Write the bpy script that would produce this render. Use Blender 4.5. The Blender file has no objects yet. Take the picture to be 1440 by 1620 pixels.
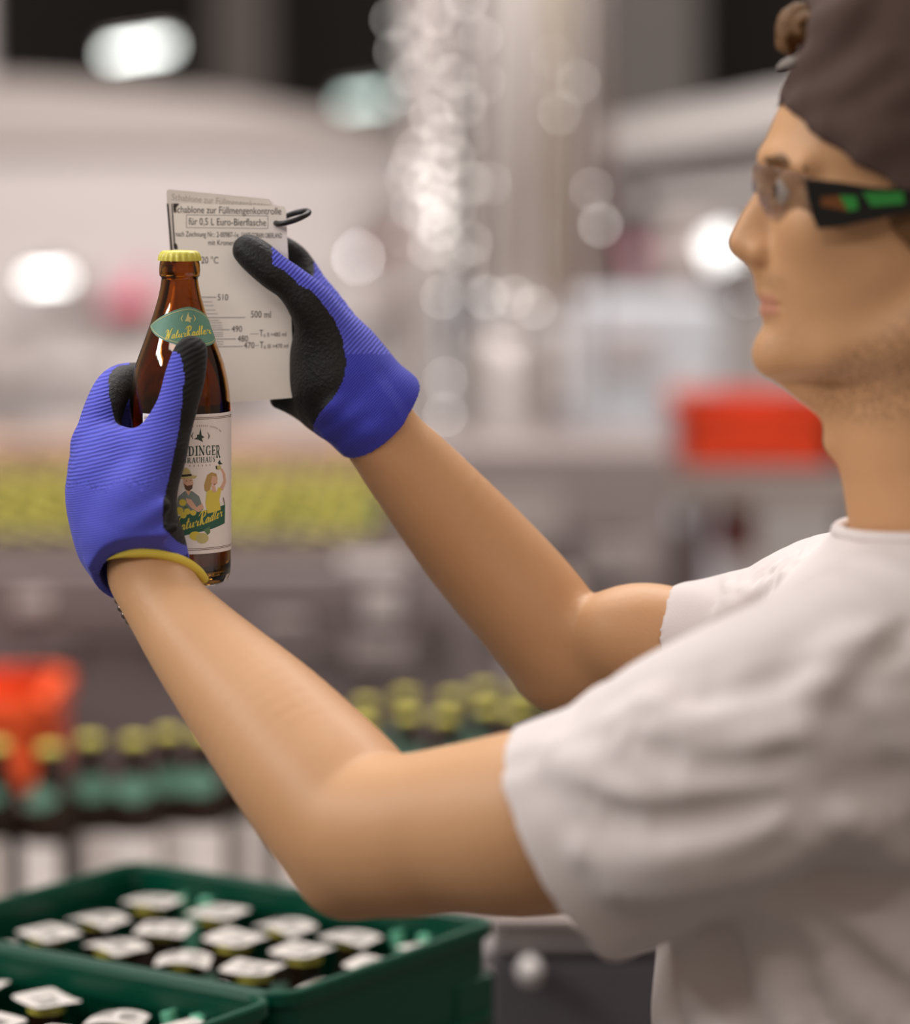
import bpy, bmesh, math, random
import numpy as np
import openvdb
from mathutils import Vector, Matrix
from mathutils.geometry import tessellate_polygon

random.seed(7)
rng = np.random.default_rng(7)
SC = bpy.context.scene
COL = SC.collection

# ------------------------------------------------------------------ camera
F = 5100.0                      # focal length in pixels of the 1440 x 1620 frame
PITCH = math.radians(6.5)
CAM = Vector((0.0, 0.0, 1.66))
cd = bpy.data.cameras.new('camera')
cam = bpy.data.objects.new('camera', cd); COL.objects.link(cam)
cam.location = CAM
cam.rotation_euler = (math.pi / 2 - PITCH, 0, 0)
cd.sensor_fit = 'HORIZONTAL'; cd.sensor_width = 24.0; cd.lens = F / 1440 * 24.0
cd.clip_start = 0.1; cd.clip_end = 100
cd.dof.use_dof = True; cd.dof.focus_distance = 2.215; cd.dof.aperture_fstop = 1.8
SC.camera = cam
CP, SP = math.cos(PITCH), math.sin(PITCH)


def W(u, v, d):
    """A real-world point from where it shows in the frame and how far away it is."""
    a = (u - 720) / F * d; b = (810 - v) / F * d
    return Vector((CAM.x + a, CAM.y + b * SP + d * CP, CAM.z + b * CP - d * SP))


def WY(u, v, y):
    """the same on the upright plane at that world y"""
    return W(u, v, y / ((810 - v) / F * SP + CP))


# ------------------------------------------------------------------ light and exposure
vs = SC.view_settings
vs.view_transform = 'Standard'; vs.look = 'None'; vs.gamma = 1.0; vs.use_curve_mapping = False
vs.exposure = -0.18
world = bpy.data.worlds.new('hall_light'); SC.world = world; world.use_nodes = True
wb = world.node_tree.nodes['Background']
wb.inputs[0].default_value = (1.0, 0.82, 0.69, 1); wb.inputs[1].default_value = 0.29


def area(name, loc, target, sx, sy, power, color):
    l = bpy.data.lights.new(name, 'AREA'); l.shape = 'RECTANGLE'; l.size = sx; l.size_y = sy
    l.energy = power; l.color = color
    o = bpy.data.objects.new(name, l); COL.objects.link(o); o.location = loc
    o.rotation_euler = (Vector(target) - Vector(loc)).to_track_quat('-Z', 'Y').to_euler()
    return o


for k in range(3):
    area('hall_tube_over_worker', (-1.4 + k * 0.6, 2.0 + k * 0.5, 3.5), (-0.05, 2.3, 1.2), 0.16, 1.5, 8.5, (1.0, 0.98, 0.98))
for k in range(3):
    area('hall_tube_left', (-2.5, 0.9 + k * 0.7, 2.9), (0.1, 2.1, 1.35), 1.3, 0.14, 18, (1.0, 0.98, 0.97))
area('fill_over_crates', (0.9, 3.3, 3.3), (-0.2, 2.5, 1.0), 1.6, 0.3, 16, (1.0, 0.97, 0.95))  # unseen fill light added to brighten the shaded crate tags
for k in range(2):
    area('fill_behind_camera', (-0.9 + k * 1.6, -0.3, 3.4), (0.15, 2.0, 1.3), 1.6, 0.2, 12, (1.0, 0.93, 0.87))  # unseen fill lights added to lift the camera side
area('hall_lamp_row_mid', (-0.1, 4.9, 4.6), (0.1, 6.6, 1.2), 4.0, 2.0, 300, (1.0, 0.95, 0.92))
area('hall_lamp_row_far', (0.6, 8.2, 4.9), (0.8, 10.0, 1.0), 6.0, 2.0, 400, (1.0, 0.95, 0.93))

# ------------------------------------------------------------------ helpers: materials
MATS = {}


def S(r, g, b):
    f = lambda c: (c / 255 / 12.92) if c / 255 <= 0.04045 else ((c / 255 + 0.055) / 1.055) ** 2.4
    return (f(r), f(g), f(b), 1.0)


def mat(name, col, rough=0.5, metal=0.0, bump=0.0, bscale=60.0, vary=0.0, vscale=8.0, trans=0.0, ior=1.45,
        emit=None, estr=0.0, sss=0.0, alpha=1.0, spec=0.5, sheen=0.0):
    if name in MATS:
        return MATS[name]
    m = bpy.data.materials.new(name); m.use_nodes = True
    nt = m.node_tree; b = nt.nodes['Principled BSDF']
    b.inputs['Base Color'].default_value = col
    b.inputs['Roughness'].default_value = rough
    b.inputs['Metallic'].default_value = metal
    b.inputs['IOR'].default_value = ior
    b.inputs['Transmission Weight'].default_value = trans
    b.inputs['Specular IOR Level'].default_value = spec
    b.inputs['Alpha'].default_value = alpha
    b.inputs['Sheen Weight'].default_value = sheen
    if sss:
        b.inputs['Subsurface Weight'].default_value = sss
        b.inputs['Subsurface Radius'].default_value = (0.012, 0.005, 0.0025)
        b.inputs['Subsurface Scale'].default_value = 1.0
    if emit:
        b.inputs['Emission Color'].default_value = emit
        b.inputs['Emission Strength'].default_value = estr
    if vary or bump:
        tc = nt.nodes.new('ShaderNodeTexCoord')
    if vary:
        n = nt.nodes.new('ShaderNodeTexNoise'); n.inputs['Scale'].default_value = vscale
        n.inputs['Detail'].default_value = 5
        nt.links.new(tc.outputs['Object'], n.inputs['Vector'])
        mx = nt.nodes.new('ShaderNodeMix'); mx.data_type = 'RGBA'
        mx.inputs['A'].default_value = tuple(c * (1 - vary) for c in col[:3]) + (1,)
        mx.inputs['B'].default_value = tuple(min(1, c * (1 + vary)) for c in col[:3]) + (1,)
        nt.links.new(n.outputs['Fac'], mx.inputs['Factor'])
        nt.links.new(mx.outputs['Result'], b.inputs['Base Color'])
    if bump:
        n2 = nt.nodes.new('ShaderNodeTexNoise'); n2.inputs['Scale'].default_value = bscale
        n2.inputs['Detail'].default_value = 4
        nt.links.new(tc.outputs['Object'], n2.inputs['Vector'])
        bp = nt.nodes.new('ShaderNodeBump'); bp.inputs['Strength'].default_value = bump
        bp.inputs['Distance'].default_value = 0.002
        nt.links.new(n2.outputs['Fac'], bp.inputs['Height'])
        nt.links.new(bp.outputs['Normal'], b.inputs['Normal'])
    MATS[name] = m
    return m


# ------------------------------------------------------------------ helpers: objects
def tag(o, label=None, cat=None, group=None, kind=None):
    if label: o['label'] = label
    if cat: o['category'] = cat
    if group: o['group'] = group
    if kind: o['kind'] = kind
    return o


def link(name, me, parent=None, loc=None):
    o = bpy.data.objects.new(name, me); COL.objects.link(o)
    if parent is not None:
        o.parent = parent
        o.matrix_parent_inverse = Matrix.Identity(4) if loc is not None else parent.matrix_basis.inverted()
    if loc is not None:
        o.location = loc
    return o


def empty(name, loc, rz=0.0):
    o = bpy.data.objects.new(name, None); COL.objects.link(o)
    o.location = loc; o.rotation_euler = (0, 0, rz); o.empty_display_size = 0.05
    return o


def to_mesh(bm, name, mats, smooth=False):
    me = bpy.data.meshes.new(name)
    bmesh.ops.recalc_face_normals(bm, faces=bm.faces)
    if smooth:
        for f in bm.faces: f.smooth = True
    bm.to_mesh(me); bm.free()
    for m in (mats if isinstance(mats, (list, tuple)) else [mats]):
        me.materials.append(m)
    return me


def obj(name, bm, mats, parent=None, smooth=False, loc=None):
    return link(name, to_mesh(bm, name, mats, smooth), parent, loc)


def add_box(bm, c, s, rot=None, mi=0, bevel=0.0):
    b2 = bmesh.new(); bmesh.ops.create_cube(b2, size=1.0)
    for v in b2.verts: v.co = Vector((v.co.x * s[0], v.co.y * s[1], v.co.z * s[2]))
    if bevel:
        bmesh.ops.bevel(b2, geom=list(b2.edges), offset=bevel, segments=2, affect='EDGES', profile=0.5)
    M = (rot.to_4x4() if rot is not None else Matrix.Identity(4))
    join(bm, b2, Matrix.Translation(c) @ M, mi)


def join(bm, b2, M=None, mi=None):
    mp = {}
    for v in b2.verts: mp[v] = bm.verts.new((M @ v.co) if M is not None else v.co)
    for f in b2.faces:
        try:
            nf = bm.faces.new([mp[v] for v in f.verts])
            nf.material_index = f.material_index if mi is None else mi
            nf.smooth = f.smooth
        except ValueError:
            pass
    b2.free()


def add_lathe(bm, prof, seg=32, M=None, mi=0, close=False):
    """prof: list of (r, z). Turned about z."""
    rings = []
    T = M if M is not None else Matrix.Identity(4)
    for r, z in prof:
        if r < 1e-6:
            rings.append([bm.verts.new(T @ Vector((0, 0, z)))])
        else:
            rings.append([bm.verts.new(T @ Vector((r * math.sin(2 * math.pi * i / seg), -r * math.cos(2 * math.pi * i / seg), z))) for i in range(seg)])
    n = len(rings)
    for k in range(n - 1 + (1 if close else 0)):
        A, B = rings[k], rings[(k + 1) % n]
        for i in range(seg):
            j = (i + 1) % seg
            if len(A) == 1 and len(B) == 1: continue
            if len(A) == 1: f = [A[0], B[j], B[i]]
            elif len(B) == 1: f = [A[i], A[j], B[0]]
            else: f = [A[i], A[j], B[j], B[i]]
            nf = bm.faces.new(f); nf.material_index = mi; nf.smooth = True


def add_tube(bm, pts, radii, seg=12, mi=0, caps=True, flat=1.0):
    pts = [Vector(p) for p in pts]
    if not isinstance(radii, (list, tuple)): radii = [radii] * len(pts)
    rings = []; ref = None
    for i, p in enumerate(pts):
        t = (pts[min(i + 1, len(pts) - 1)] - pts[max(i - 1, 0)]).normalized()
        if ref is None:
            ref = t.orthogonal().normalized()
        ref = (ref - t * ref.dot(t)).normalized()
        b = t.cross(ref)
        rings.append([bm.verts.new(p + (ref * math.cos(2 * math.pi * k / seg) + b * flat * math.sin(2 * math.pi * k / seg)) * radii[i]) for k in range(seg)])
    for i in range(len(rings) - 1):
        for k in range(seg):
            f = bm.faces.new([rings[i][k], rings[i][(k + 1) % seg], rings[i + 1][(k + 1) % seg], rings[i + 1][k]])
            f.material_index = mi; f.smooth = True
    if caps:
        for r in (rings[0][::-1], rings[-1]):
            f = bm.faces.new(r); f.material_index = mi


def catmull(pts, n=6):
    P = np.array(pts, float); out = []
    Q = np.vstack([2 * P[0] - P[1], P, 2 * P[-1] - P[-2]])
    for i in range(1, len(Q) - 2):
        for t in np.linspace(0, 1, n, endpoint=False):
            a, b, c, d = Q[i - 1], Q[i], Q[i + 1], Q[i + 2]
            out.append(0.5 * (2 * b + (c - a) * t + (2 * a - 5 * b + 4 * c - d) * t * t + (3 * b - a - 3 * c + d) * t ** 3))
    out.append(P[-1])
    return np.array(out)


# ------------------------------------------------------------------ helpers: soft bodies from distance fields
BIG = 1.0


class Field:
    def __init__(s, lo, hi, h):
        s.lo = np.array(lo, float); s.h = h
        s.n = np.ceil((np.array(hi) - s.lo) / h).astype(int) + 1
        s.D = np.full(s.n, BIG, np.float32)

    def region(s, lo, hi):
        a = np.clip(np.floor((np.array(lo) - s.lo) / s.h).astype(int), 0, s.n)
        b = np.clip(np.ceil((np.array(hi) - s.lo) / s.h).astype(int) + 1, 0, s.n)
        sl = tuple(slice(a[i], b[i]) for i in range(3))
        ax = [(s.lo[i] + s.h * np.arange(a[i], b[i])).astype(np.float32) for i in range(3)]
        return sl, ax[0][:, None, None], ax[1][None, :, None], ax[2][None, None, :]

    def combine(s, sl, d, k, op):
        A = s.D[sl]
        if op == 'add':
            hh = np.maximum(k - np.abs(A - d), 0) / k if k > 0 else 0
            s.D[sl] = np.minimum(A, d) - (hh * hh * k * 0.25 if k > 0 else 0)
        else:
            d = -d
            hh = np.maximum(k - np.abs(A - d), 0) / k if k > 0 else 0
            s.D[sl] = np.maximum(A, d) + (hh * hh * k * 0.25 if k > 0 else 0)

    def tube(s, pts, radii, k=0.0, op='add', smooth=5, squash=None):
        P = np.array([list(p) for p in pts], float); R = np.array(radii, float)
        if smooth and len(P) > 2:
            PR = catmull(np.hstack([P, R[:, None]]), smooth); P, R = PR[:, :3], PR[:, 3]
        if len(P) == 1:
            P = np.vstack([P, P + 1e-5]); R = np.array([R[0], R[0]])
        m = R.max() + k + 3 * s.h
        sl, X, Y, Z = s.region(P.min(0) - m, P.max(0) + m)
        if s.D[sl].size == 0: return
        sq = None
        if squash is not None:
            n = np.array(squash[0], float); n /= np.linalg.norm(n); sq = (n, squash[1] - 1.0)
            pr = P @ n; P = P + sq[1] * pr[:, None] * n[None]
            q = (X * n[0] + Y * n[1] + Z * n[2]).astype(np.float32)
            X = X + sq[1] * q * n[0]; Y = Y + sq[1] * q * n[1]; Z = Z + sq[1] * q * n[2]
        d = None
        for i in range(len(P) - 1):
            a, b = P[i], P[i + 1]; ab = b - a; L = max(float(ab @ ab), 1e-12)
            t = np.clip(((X - a[0]) * ab[0] + (Y - a[1]) * ab[1] + (Z - a[2]) * ab[2]) / L, 0, 1)
            e = np.sqrt((X - a[0] - t * ab[0]) ** 2 + (Y - a[1] - t * ab[1]) ** 2 + (Z - a[2] - t * ab[2]) ** 2) - (R[i] + t * (R[i + 1] - R[i]))
            d = e if d is None else np.minimum(d, e)
        if squash is not None and squash[1] > 1: d = d / (0.5 + 0.5 * squash[1])
        s.combine(sl, d.astype(np.float32), k, op)

    def ball(s, c, r, k=0.0, op='add', sc=(1, 1, 1)):
        c = np.array(list(c)); sc = np.array(sc, float)
        m = r * sc.max() + k + 3 * s.h
        sl, X, Y, Z = s.region(c - m, c + m)
        d = (np.sqrt(((X - c[0]) / sc[0]) ** 2 + ((Y - c[1]) / sc[1]) ** 2 + ((Z - c[2]) / sc[2]) ** 2) - r) * sc.min()
        s.combine(sl, d.astype(np.float32), k, op)

    def cut(s, p, n):
        """keep the side of the plane opposite to n"""
        n = np.array(list(n), float); n /= np.linalg.norm(n); p = np.array(list(p))
        sl, X, Y, Z = s.region(s.lo, s.lo + s.h * s.n)
        d = (X - p[0]) * n[0] + (Y - p[1]) * n[1] + (Z - p[2]) * n[2]
        s.D = np.maximum(s.D, d.astype(np.float32))

    def slices(s, tab, d0, k=0.0, n=2.2, op='add', grow=0.0, only=None):
        """tab rows: (v, u_front, u_back, half_width): sections stacked along z in the body's upright mid plane y = d0."""
        T = sorted(((WY(720, v, d0).z, WY(uf, v, d0).x, WY(ub, v, d0).x, hw) for v, uf, ub, hw in tab))
        T = np.array(T); zs = T[:, 0]
        zz = s.lo[2] + s.h * np.arange(s.n[2])
        sel = (zz >= zs[0]) & (zz <= zs[-1])
        dense = np.linspace(zs[0], zs[-1], 400)
        ker = np.ones(17) / 17
        def prof(col):
            y = np.interp(dense, zs, col); y = np.convolve(np.pad(y, 8, mode='edge'), ker, 'valid')
            return np.interp(zz[sel], dense, y).astype(np.float32)
        xf, xb, hw = prof(T[:, 1]) - grow, prof(T[:, 2]) + grow, prof(T[:, 3]) + grow
        yc = d0 + 0.0 * zz[sel]
        iz = np.where(sel)[0]; sl = (slice(0, s.n[0]), slice(0, s.n[1]), slice(iz[0], iz[-1] + 1))
        X = (s.lo[0] + s.h * np.arange(s.n[0])).astype(np.float32)[:, None, None]
        Y = (s.lo[1] + s.h * np.arange(s.n[1])).astype(np.float32)[None, :, None]
        Zr = zz[sel].astype(np.float32)[None, None, :]
        L = (xb - xf); xc = (xf + L * 0.52)[None, None, :]
        dx = X - xc; a = np.where(dx < 0, xc - xf[None, None], xb[None, None] - xc)
        dy = Y - yc[None, None].astype(np.float32)
        f = ((np.abs(dx) / a) ** n + (np.abs(dy) / hw[None, None]) ** n) ** (1 / n) + 1e-6
        d = (1 - 1 / f) * np.sqrt(dx * dx + dy * dy)
        d = np.where(f < 0.3, -0.02, d)
        d = np.maximum(d, Zr - (zs[-1] - s.h)); d = np.maximum(d, (zs[0] + s.h) - Zr)
        if only is not None: d = np.maximum(d, only(X, Y, Zr))
        s.combine(sl, d.astype(np.float32), k, op)

    def mesh(s, name, mats, fn=None):
        lim = 3 * s.h
        A = np.clip(s.D, -lim, lim)
        for ax in range(3):
            for e in (0, -1):
                ix = [slice(None)] * 3; ix[ax] = e; A[tuple(ix)] = lim
        g = openvdb.FloatGrid(lim); g.copyFromArray(np.ascontiguousarray(A))
        pts, quads = g.convertToQuads(0.0)
        pts = pts * s.h + s.lo
        q = quads.astype(np.int64)
        p0, p1, p2 = pts[q[:, 0]], pts[q[:, 1]], pts[q[:, 2]]
        c = pts.mean(0)
        vol = np.einsum('ij,ij->i', p0 - c, np.cross(p1 - c, p2 - c)).sum()
        if vol < 0: q = q[:, ::-1]
        # light relaxation
        nv = len(pts)
        for w in (0.5, -0.52, 0.5, -0.52, 0.4):
            acc = np.zeros_like(pts); cnt = np.zeros(nv)
            for a, b in ((0, 1), (1, 2), (2, 3), (3, 0)):
                for i, j in ((a, b), (b, a)):
                    np.add.at(acc, q[:, i], pts[q[:, j]]); np.add.at(cnt, q[:, i], 1)
            pts = pts + w * (acc / np.maximum(cnt, 1)[:, None] - pts)
        me = bpy.data.meshes.new(name)
        me.vertices.add(nv); me.vertices.foreach_set('co', pts.astype(np.float32).ravel())
        me.loops.add(q.size); me.loops.foreach_set('vertex_index', q.astype(np.int32).ravel())
        me.polygons.add(len(q)); me.polygons.foreach_set('loop_start', np.arange(0, q.size, 4, dtype=np.int32))
        me.polygons.foreach_set('use_smooth', np.ones(len(q), bool))
        for m in mats: me.materials.append(m)
        if fn is not None:
            cen = pts[q].mean(1)
            me.polygons.foreach_set('material_index', fn(cen).astype(np.int32))
        me.update(calc_edges=True); me.validate()
        return me


def to_uv(P):
    """frame position and depth of world points (array n x 3)"""
    x = P[:, 0] - CAM.x; y = P[:, 1] - CAM.y; z = P[:, 2] - CAM.z
    d = y * CP - z * SP; up = y * SP + z * CP
    return 720 + F * x / d, 810 - F * up / d, d


# ------------------------------------------------------------------ materials
M_pipe = mat('white_pipe', S(226, 219, 216), 0.35)
M_steel = mat('brushed_steel', S(176, 168, 166), 0.42, 0.6, vary=0.12, vscale=2.5)
M_steel_pale = mat('pale_steel', S(205, 198, 195), 0.45, 0.2, vary=0.08, vscale=2)
M_grey = mat('grey_paint', S(128, 116, 114), 0.55, vary=0.12, vscale=3)
M_greyd = mat('dark_grey_paint', S(86, 76, 75), 0.6, vary=0.15, vscale=3)
M_dark = mat('dark_wall_paint', S(34, 30, 28), 0.8, vary=0.2, vscale=1)
M_black = mat('black_plastic', S(22, 20, 20), 0.45)
M_floor = mat('floor_concrete', S(96, 90, 88), 0.6, vary=0.2, vscale=1.2)

# ------------------------------------------------------------------ the hall (setting)
def struct(name, bm, m, smooth=False):
    o = obj(name, bm, m, smooth=smooth); o['kind'] = 'structure'; return o


bm = bmesh.new(); add_box(bm, (0, 9.0, -0.05), (16, 22, 0.1)); struct('floor', bm, M_floor)
bm = bmesh.new(); add_box(bm, (0, 19.0, 3.0), (16, 0.2, 6.0)); struct('wall_back', bm, M_dark)


def zat(v, D): return W(720, v, D).z


def xat(u, D): return (u - 720) / F * D


def pbox(bm, u0, v0, u1, v1, D, depth, mi=0, bevel=0.0, y_extra=0.0):
    """box with its front face at distance D, spanning that part of the view, depth metres deep"""
    x0, x1, z0, z1 = xat(u0, D), xat(u1, D), zat(v1, D), zat(v0, D)
    y = W(720, (v0 + v1) / 2, D).y + y_extra
    add_box(bm, ((x0 + x1) / 2, y + depth / 2, (z0 + z1) / 2), (x1 - x0, depth, z1 - z0), mi=mi, bevel=bevel)


def vfloor(D):  # v of the floor at distance D
    a = math.atan2(1.66, D / CP) - PITCH
    return 810 + F * math.tan(a)


# columns before the dark wall
for u0, u1, D, c, lab in ((335, 428, 16.0, S(104, 96, 92), 'grey column between the dark bays at the back, left of the pipes'),
                         (955, 1105, 16.5, S(128, 122, 118), 'wide grey column at the back, right of the pipes')):
    bm = bmesh.new(); pbox(bm, u0, -260, u1, vfloor(D) , D, 0.4, bevel=0.01)
    tag(obj('column', bm, mat('column_paint_%d' % u0, c, 0.7, vary=0.1)), lab, 'column')
bm = bmesh.new(); pbox(bm, -90, -260, -22, vfloor(12.5), 12.5, 0.15, bevel=0.01)
tag(obj('post', bm, M_steel_pale), 'pale steel post at the far left edge of the hall', 'post')

# large pale housing, left
D = 11.0
hx0, hx1 = xat(-220, D), xat(655, D)
root = empty('machine_housing', (0.5 * (hx0 + hx1), W(720, 500, D).y + 0.7, 0))
tag(root, 'long pale machine housing with a sloping roof behind the held bottle', 'machine')
m_h = mat('housing_enamel', S(196, 187, 185), 0.5, vary=0.05, vscale=1.5)
m_h2 = mat('housing_enamel_warm', S(170, 160, 155), 0.5, vary=0.06, vscale=1.5)
bm = bmesh.new(); pbox(bm, -220, 235, 655, vfloor(D), D, 1.4, bevel=0.01); obj('body', bm, m_h, root)
bm = bmesh.new()
y0 = W(720, 500, D).y
P = [(-220, 118), (60, 128), (330, 150), (655, 205), (655, 236), (-220, 236)]
f1 = [bm.verts.new((xat(u, D), y0 - 0.06, zat(v, D))) for u, v in P]
f2 = [bm.verts.new((xat(u, D), y0 + 1.4, zat(v, D))) for u, v in P]
bm.faces.new(f1); bm.faces.new(f2[::-1])
for i in range(6): bm.faces.new([f1[i], f2[i], f2[(i + 1) % 6], f1[(i + 1) % 6]])
obj('roof', bm, m_h2, root)
for u0, u1 in ((-60, 130), (150, 330), (350, 480), (500, 640)):
    bm = bmesh.new(); pbox(bm, u0, 250, u1, 345, D, 0.03, y_extra=-0.03, bevel=0.005); obj('panel', bm, m_h, root)
m_win = mat('tinted_window', S(150, 142, 140), 0.2)
for u0, u1 in ((-40, 190), (330, 520), (545, 650)):
    bm = bmesh.new(); pbox(bm, u0, 362, u1, 392, D, 0.02, y_extra=-0.02); obj('window_strip', bm, m_win, root)
for u0, u1 in ((-60, 250), (265, 640)):
    bm = bmesh.new(); pbox(bm, u0, 405, u1, 610, D, 0.03, y_extra=-0.03, bevel=0.005); obj('door', bm, m_h, root)

# right housing with inclined beams
D = 11.5
root = empty('machine_housing', (xat(1090, D), W(720, 400, D).y + 0.5, 0))
tag(root, 'grey machine housing under slanted beams, in front of the face', 'machine')
bm = bmesh.new(); pbox(bm, 925, 205, 1640, vfloor(D), D, 1.0, bevel=0.01)
obj('body', bm, mat('housing_grey', S(158, 150, 147), 0.5, vary=0.12, vscale=1.5), root)
for (ua, va, ub, vb, hpx, m) in ((930, 232, 1300, 158, 52, M_steel_pale), (930, 285, 1300, 268, 26, M_greyd), (930, 318, 1300, 300, 26, M_steel_pale)):
    a, b = Vector((xat(ua, D), W(720, 400, D).y - 0.1, zat(va, D))), Vector((xat(ub, D), W(720, 400, D).y - 0.1, zat(vb, D)))
    bm = bmesh.new(); t = (b - a); ang = math.atan2(t.z, t.x)
    add_box(bm, (a + b) / 2, (t.length, 0.12, hpx / F * D), rot=Matrix.Rotation(-ang, 3, 'Y'), bevel=0.004)
    obj('beam', bm, m, root)
bm = bmesh.new(); pbox(bm, 992, 240, 1012, 392, D, 0.1, y_extra=-0.2); obj('strut', bm, M_greyd, root)

# pale tower behind the pipes
D = 10.2
root = empty('machine_tower', (xat(785, D), W(720, 300, D).y + .3, 0)); tag(root, 'tall pale machine tower behind the vertical pipes', 'machine')
bm = bmesh.new(); pbox(bm, 648, -260, 922, vfloor(D), D, .5, bevel=.01); obj('body', bm, mat('tower_enamel', S(172, 162, 158), .5, vary=.12, vscale=3), root)
for u0, u1, v0, v1, c in ((660, 700, -200, 120, 0), (735, 780, 20, 300, 1), (865, 915, -100, 260, 1), (660, 720, 300, 450, 0), (800, 900, 340, 460, 0)):
    bm = bmesh.new(); pbox(bm, u0, v0, u1, v1, D, .02, y_extra=-.02, bevel=.004); obj('panel', bm, (M_steel_pale, M_grey)[c], root)

# blue-grey cabinet
D = 9.0
root = empty('cabinet', (xat(915, D), W(720, 600, D).y + 0.3, 0))
tag(root, 'low blue-grey cabinet with doors behind the raised right arm', 'cabinet')
bm = bmesh.new(); pbox(bm, 690, 478, 1140, vfloor(D), D, 0.6, bevel=0.01)
obj('body', bm, mat('cabinet_bluegrey', S(184, 186, 191), 0.5, vary=0.05, vscale=2), root)
for u0, u1 in ((702, 905), (925, 1128)):
    bm = bmesh.new(); pbox(bm, u0, 500, u1, 684, D, 0.02, y_extra=-0.02, bevel=0.004)
    dr = obj('door', bm, mat('cabinet_door', S(190, 193, 199), 0.45), root)
    bm = bmesh.new(); pbox(bm, u1 - 22, 570, u1 - 14, 620, D, 0.02, y_extra=-0.045, bevel=0.003); obj('handle', bm, M_greyd, dr)

# filling column: pipes, flange, glowing balls added for glints on the steel
D = 7.2
px = xat(835, D); py = W(720, 400, D).y
root = empty('filler_column', (px, py, 0))
tag(root, 'filling machine column of tall steel pipes with glints made as small glowing balls', 'machine')
for uc, wpx, v1, m, nm in ((820, 60, 505, M_pipe, 'pipe'), (884, 52, 470, mat('pipe_tan', S(216, 204, 184), 0.4, vary=0.06), 'pipe'),
                           (944, 36, 420, M_steel, 'pipe'), (760, 30, 520, M_steel, 'pipe'), (720, 22, 520, M_greyd, 'pipe')):
    r = wpx / 2 / F * D
    bm = bmesh.new(); add_tube(bm, [(xat(uc, D), py, zat(v1 + 30, D)), (xat(uc, D), py, 3.3)], r, 20); obj(nm, bm, m, root, True)
bm = bmesh.new()
add_lathe(bm, [(0, 0), (0.14, 0), (0.14, 0.62), (0.13, 0.66), (0.12, zat(560, D)), (0.08, zat(515, D)), (0, zat(515, D))], 32, Matrix.Translation((xat(800, D), py, 0)))
obj('pedestal', bm, M_steel, root, True)
bm = bmesh.new(); add_lathe(bm, [(0, -0.012), (0.055, -0.012), (0.065, 0), (0.055, 0.012), (0, 0.012)], 24, Matrix.Translation((xat(822, D), py - 0.04, zat(494, D))))
obj('flange', bm, M_steel_pale, root, True)
m_glint = mat('steel_glint', S(255, 248, 238), 0.3, emit=(1, 0.95, 0.9, 1), estr=8)  # emissive stand-in for highlights reflected by the steel
m_glint2 = mat('steel_glint_bright', S(255, 248, 230), 0.3, emit=(1, 0.95, 0.84, 1), estr=20)
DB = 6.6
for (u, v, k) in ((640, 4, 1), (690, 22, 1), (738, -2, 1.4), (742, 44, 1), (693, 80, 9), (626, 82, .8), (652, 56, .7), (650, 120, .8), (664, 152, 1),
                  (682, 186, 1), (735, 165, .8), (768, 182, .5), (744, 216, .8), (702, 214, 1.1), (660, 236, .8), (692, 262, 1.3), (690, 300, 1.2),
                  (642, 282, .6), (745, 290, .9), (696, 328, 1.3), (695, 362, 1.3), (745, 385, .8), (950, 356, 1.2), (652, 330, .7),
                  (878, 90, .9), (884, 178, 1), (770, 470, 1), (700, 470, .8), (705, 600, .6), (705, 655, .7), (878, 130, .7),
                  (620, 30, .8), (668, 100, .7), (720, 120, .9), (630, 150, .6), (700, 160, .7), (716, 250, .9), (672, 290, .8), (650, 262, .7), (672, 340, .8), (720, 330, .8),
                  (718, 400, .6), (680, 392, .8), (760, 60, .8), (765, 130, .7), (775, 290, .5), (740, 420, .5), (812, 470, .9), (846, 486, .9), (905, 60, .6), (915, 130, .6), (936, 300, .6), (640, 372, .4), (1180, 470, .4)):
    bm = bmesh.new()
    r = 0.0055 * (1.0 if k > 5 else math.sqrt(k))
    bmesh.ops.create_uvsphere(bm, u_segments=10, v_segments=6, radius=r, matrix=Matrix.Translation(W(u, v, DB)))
    lb = obj('glint_ball', bm, m_glint2 if k > 5 else m_glint, root, True)
bm = bmesh.new()
for uc in (640, 665, 695, 745, 770, 880, 905, 950):
    add_tube(bm, [(xat(uc, DB), W(720, 300, DB).y + 0.012, zat(700, DB)), (xat(uc, DB), W(720, 300, DB).y + 0.012, 2.9)], 0.0045, 8)
obj('glint_cable', bm, M_steel, root, True)

# lamps further off
def lamp(ua, va, ub, vb, thick_px, D, col, strength, lab, name='tube_lamp', hold=None):
    a, b = W(ua, va, D), W(ub, vb, D)
    root = empty(name, (a + b) / 2); tag(root, lab, 'lamp')
    r = thick_px / 2 / F * D
    bm = bmesh.new(); add_tube(bm, [a, a.lerp(b, .5), b], r, 12)
    obj('tube', bm, mat('lamp_glow_%d_%d' % (ua, va), S(255, 255, 250), 0.4, emit=col, estr=strength), root, True)
    bm = bmesh.new(); t = (b - a).normalized(); ang = math.atan2(t.z, t.x)
    add_box(bm, (a + b) / 2 + Vector((0, 0.02 + r * 1.6, r * 1.9)), ((b - a).length * 1.1, r * 4, r * 1.4), rot=Matrix.Rotation(-ang, 3, 'Y'))
    obj('lamp_housing', bm, M_grey, root)
    m_ = (a + b) / 2 + Vector((0, 0.02 + r * 1.6, r * 1.9))
    bm = bmesh.new()
    if hold is None: add_box(bm, (m_.x, m_.y + .03, m_.z / 2), (.03, .03, m_.z))
    else: add_box(bm, (m_.x, m_.y + hold / 2, m_.z), (.03, hold, .03))
    obj('bracket', bm, M_greyd, root)


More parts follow.
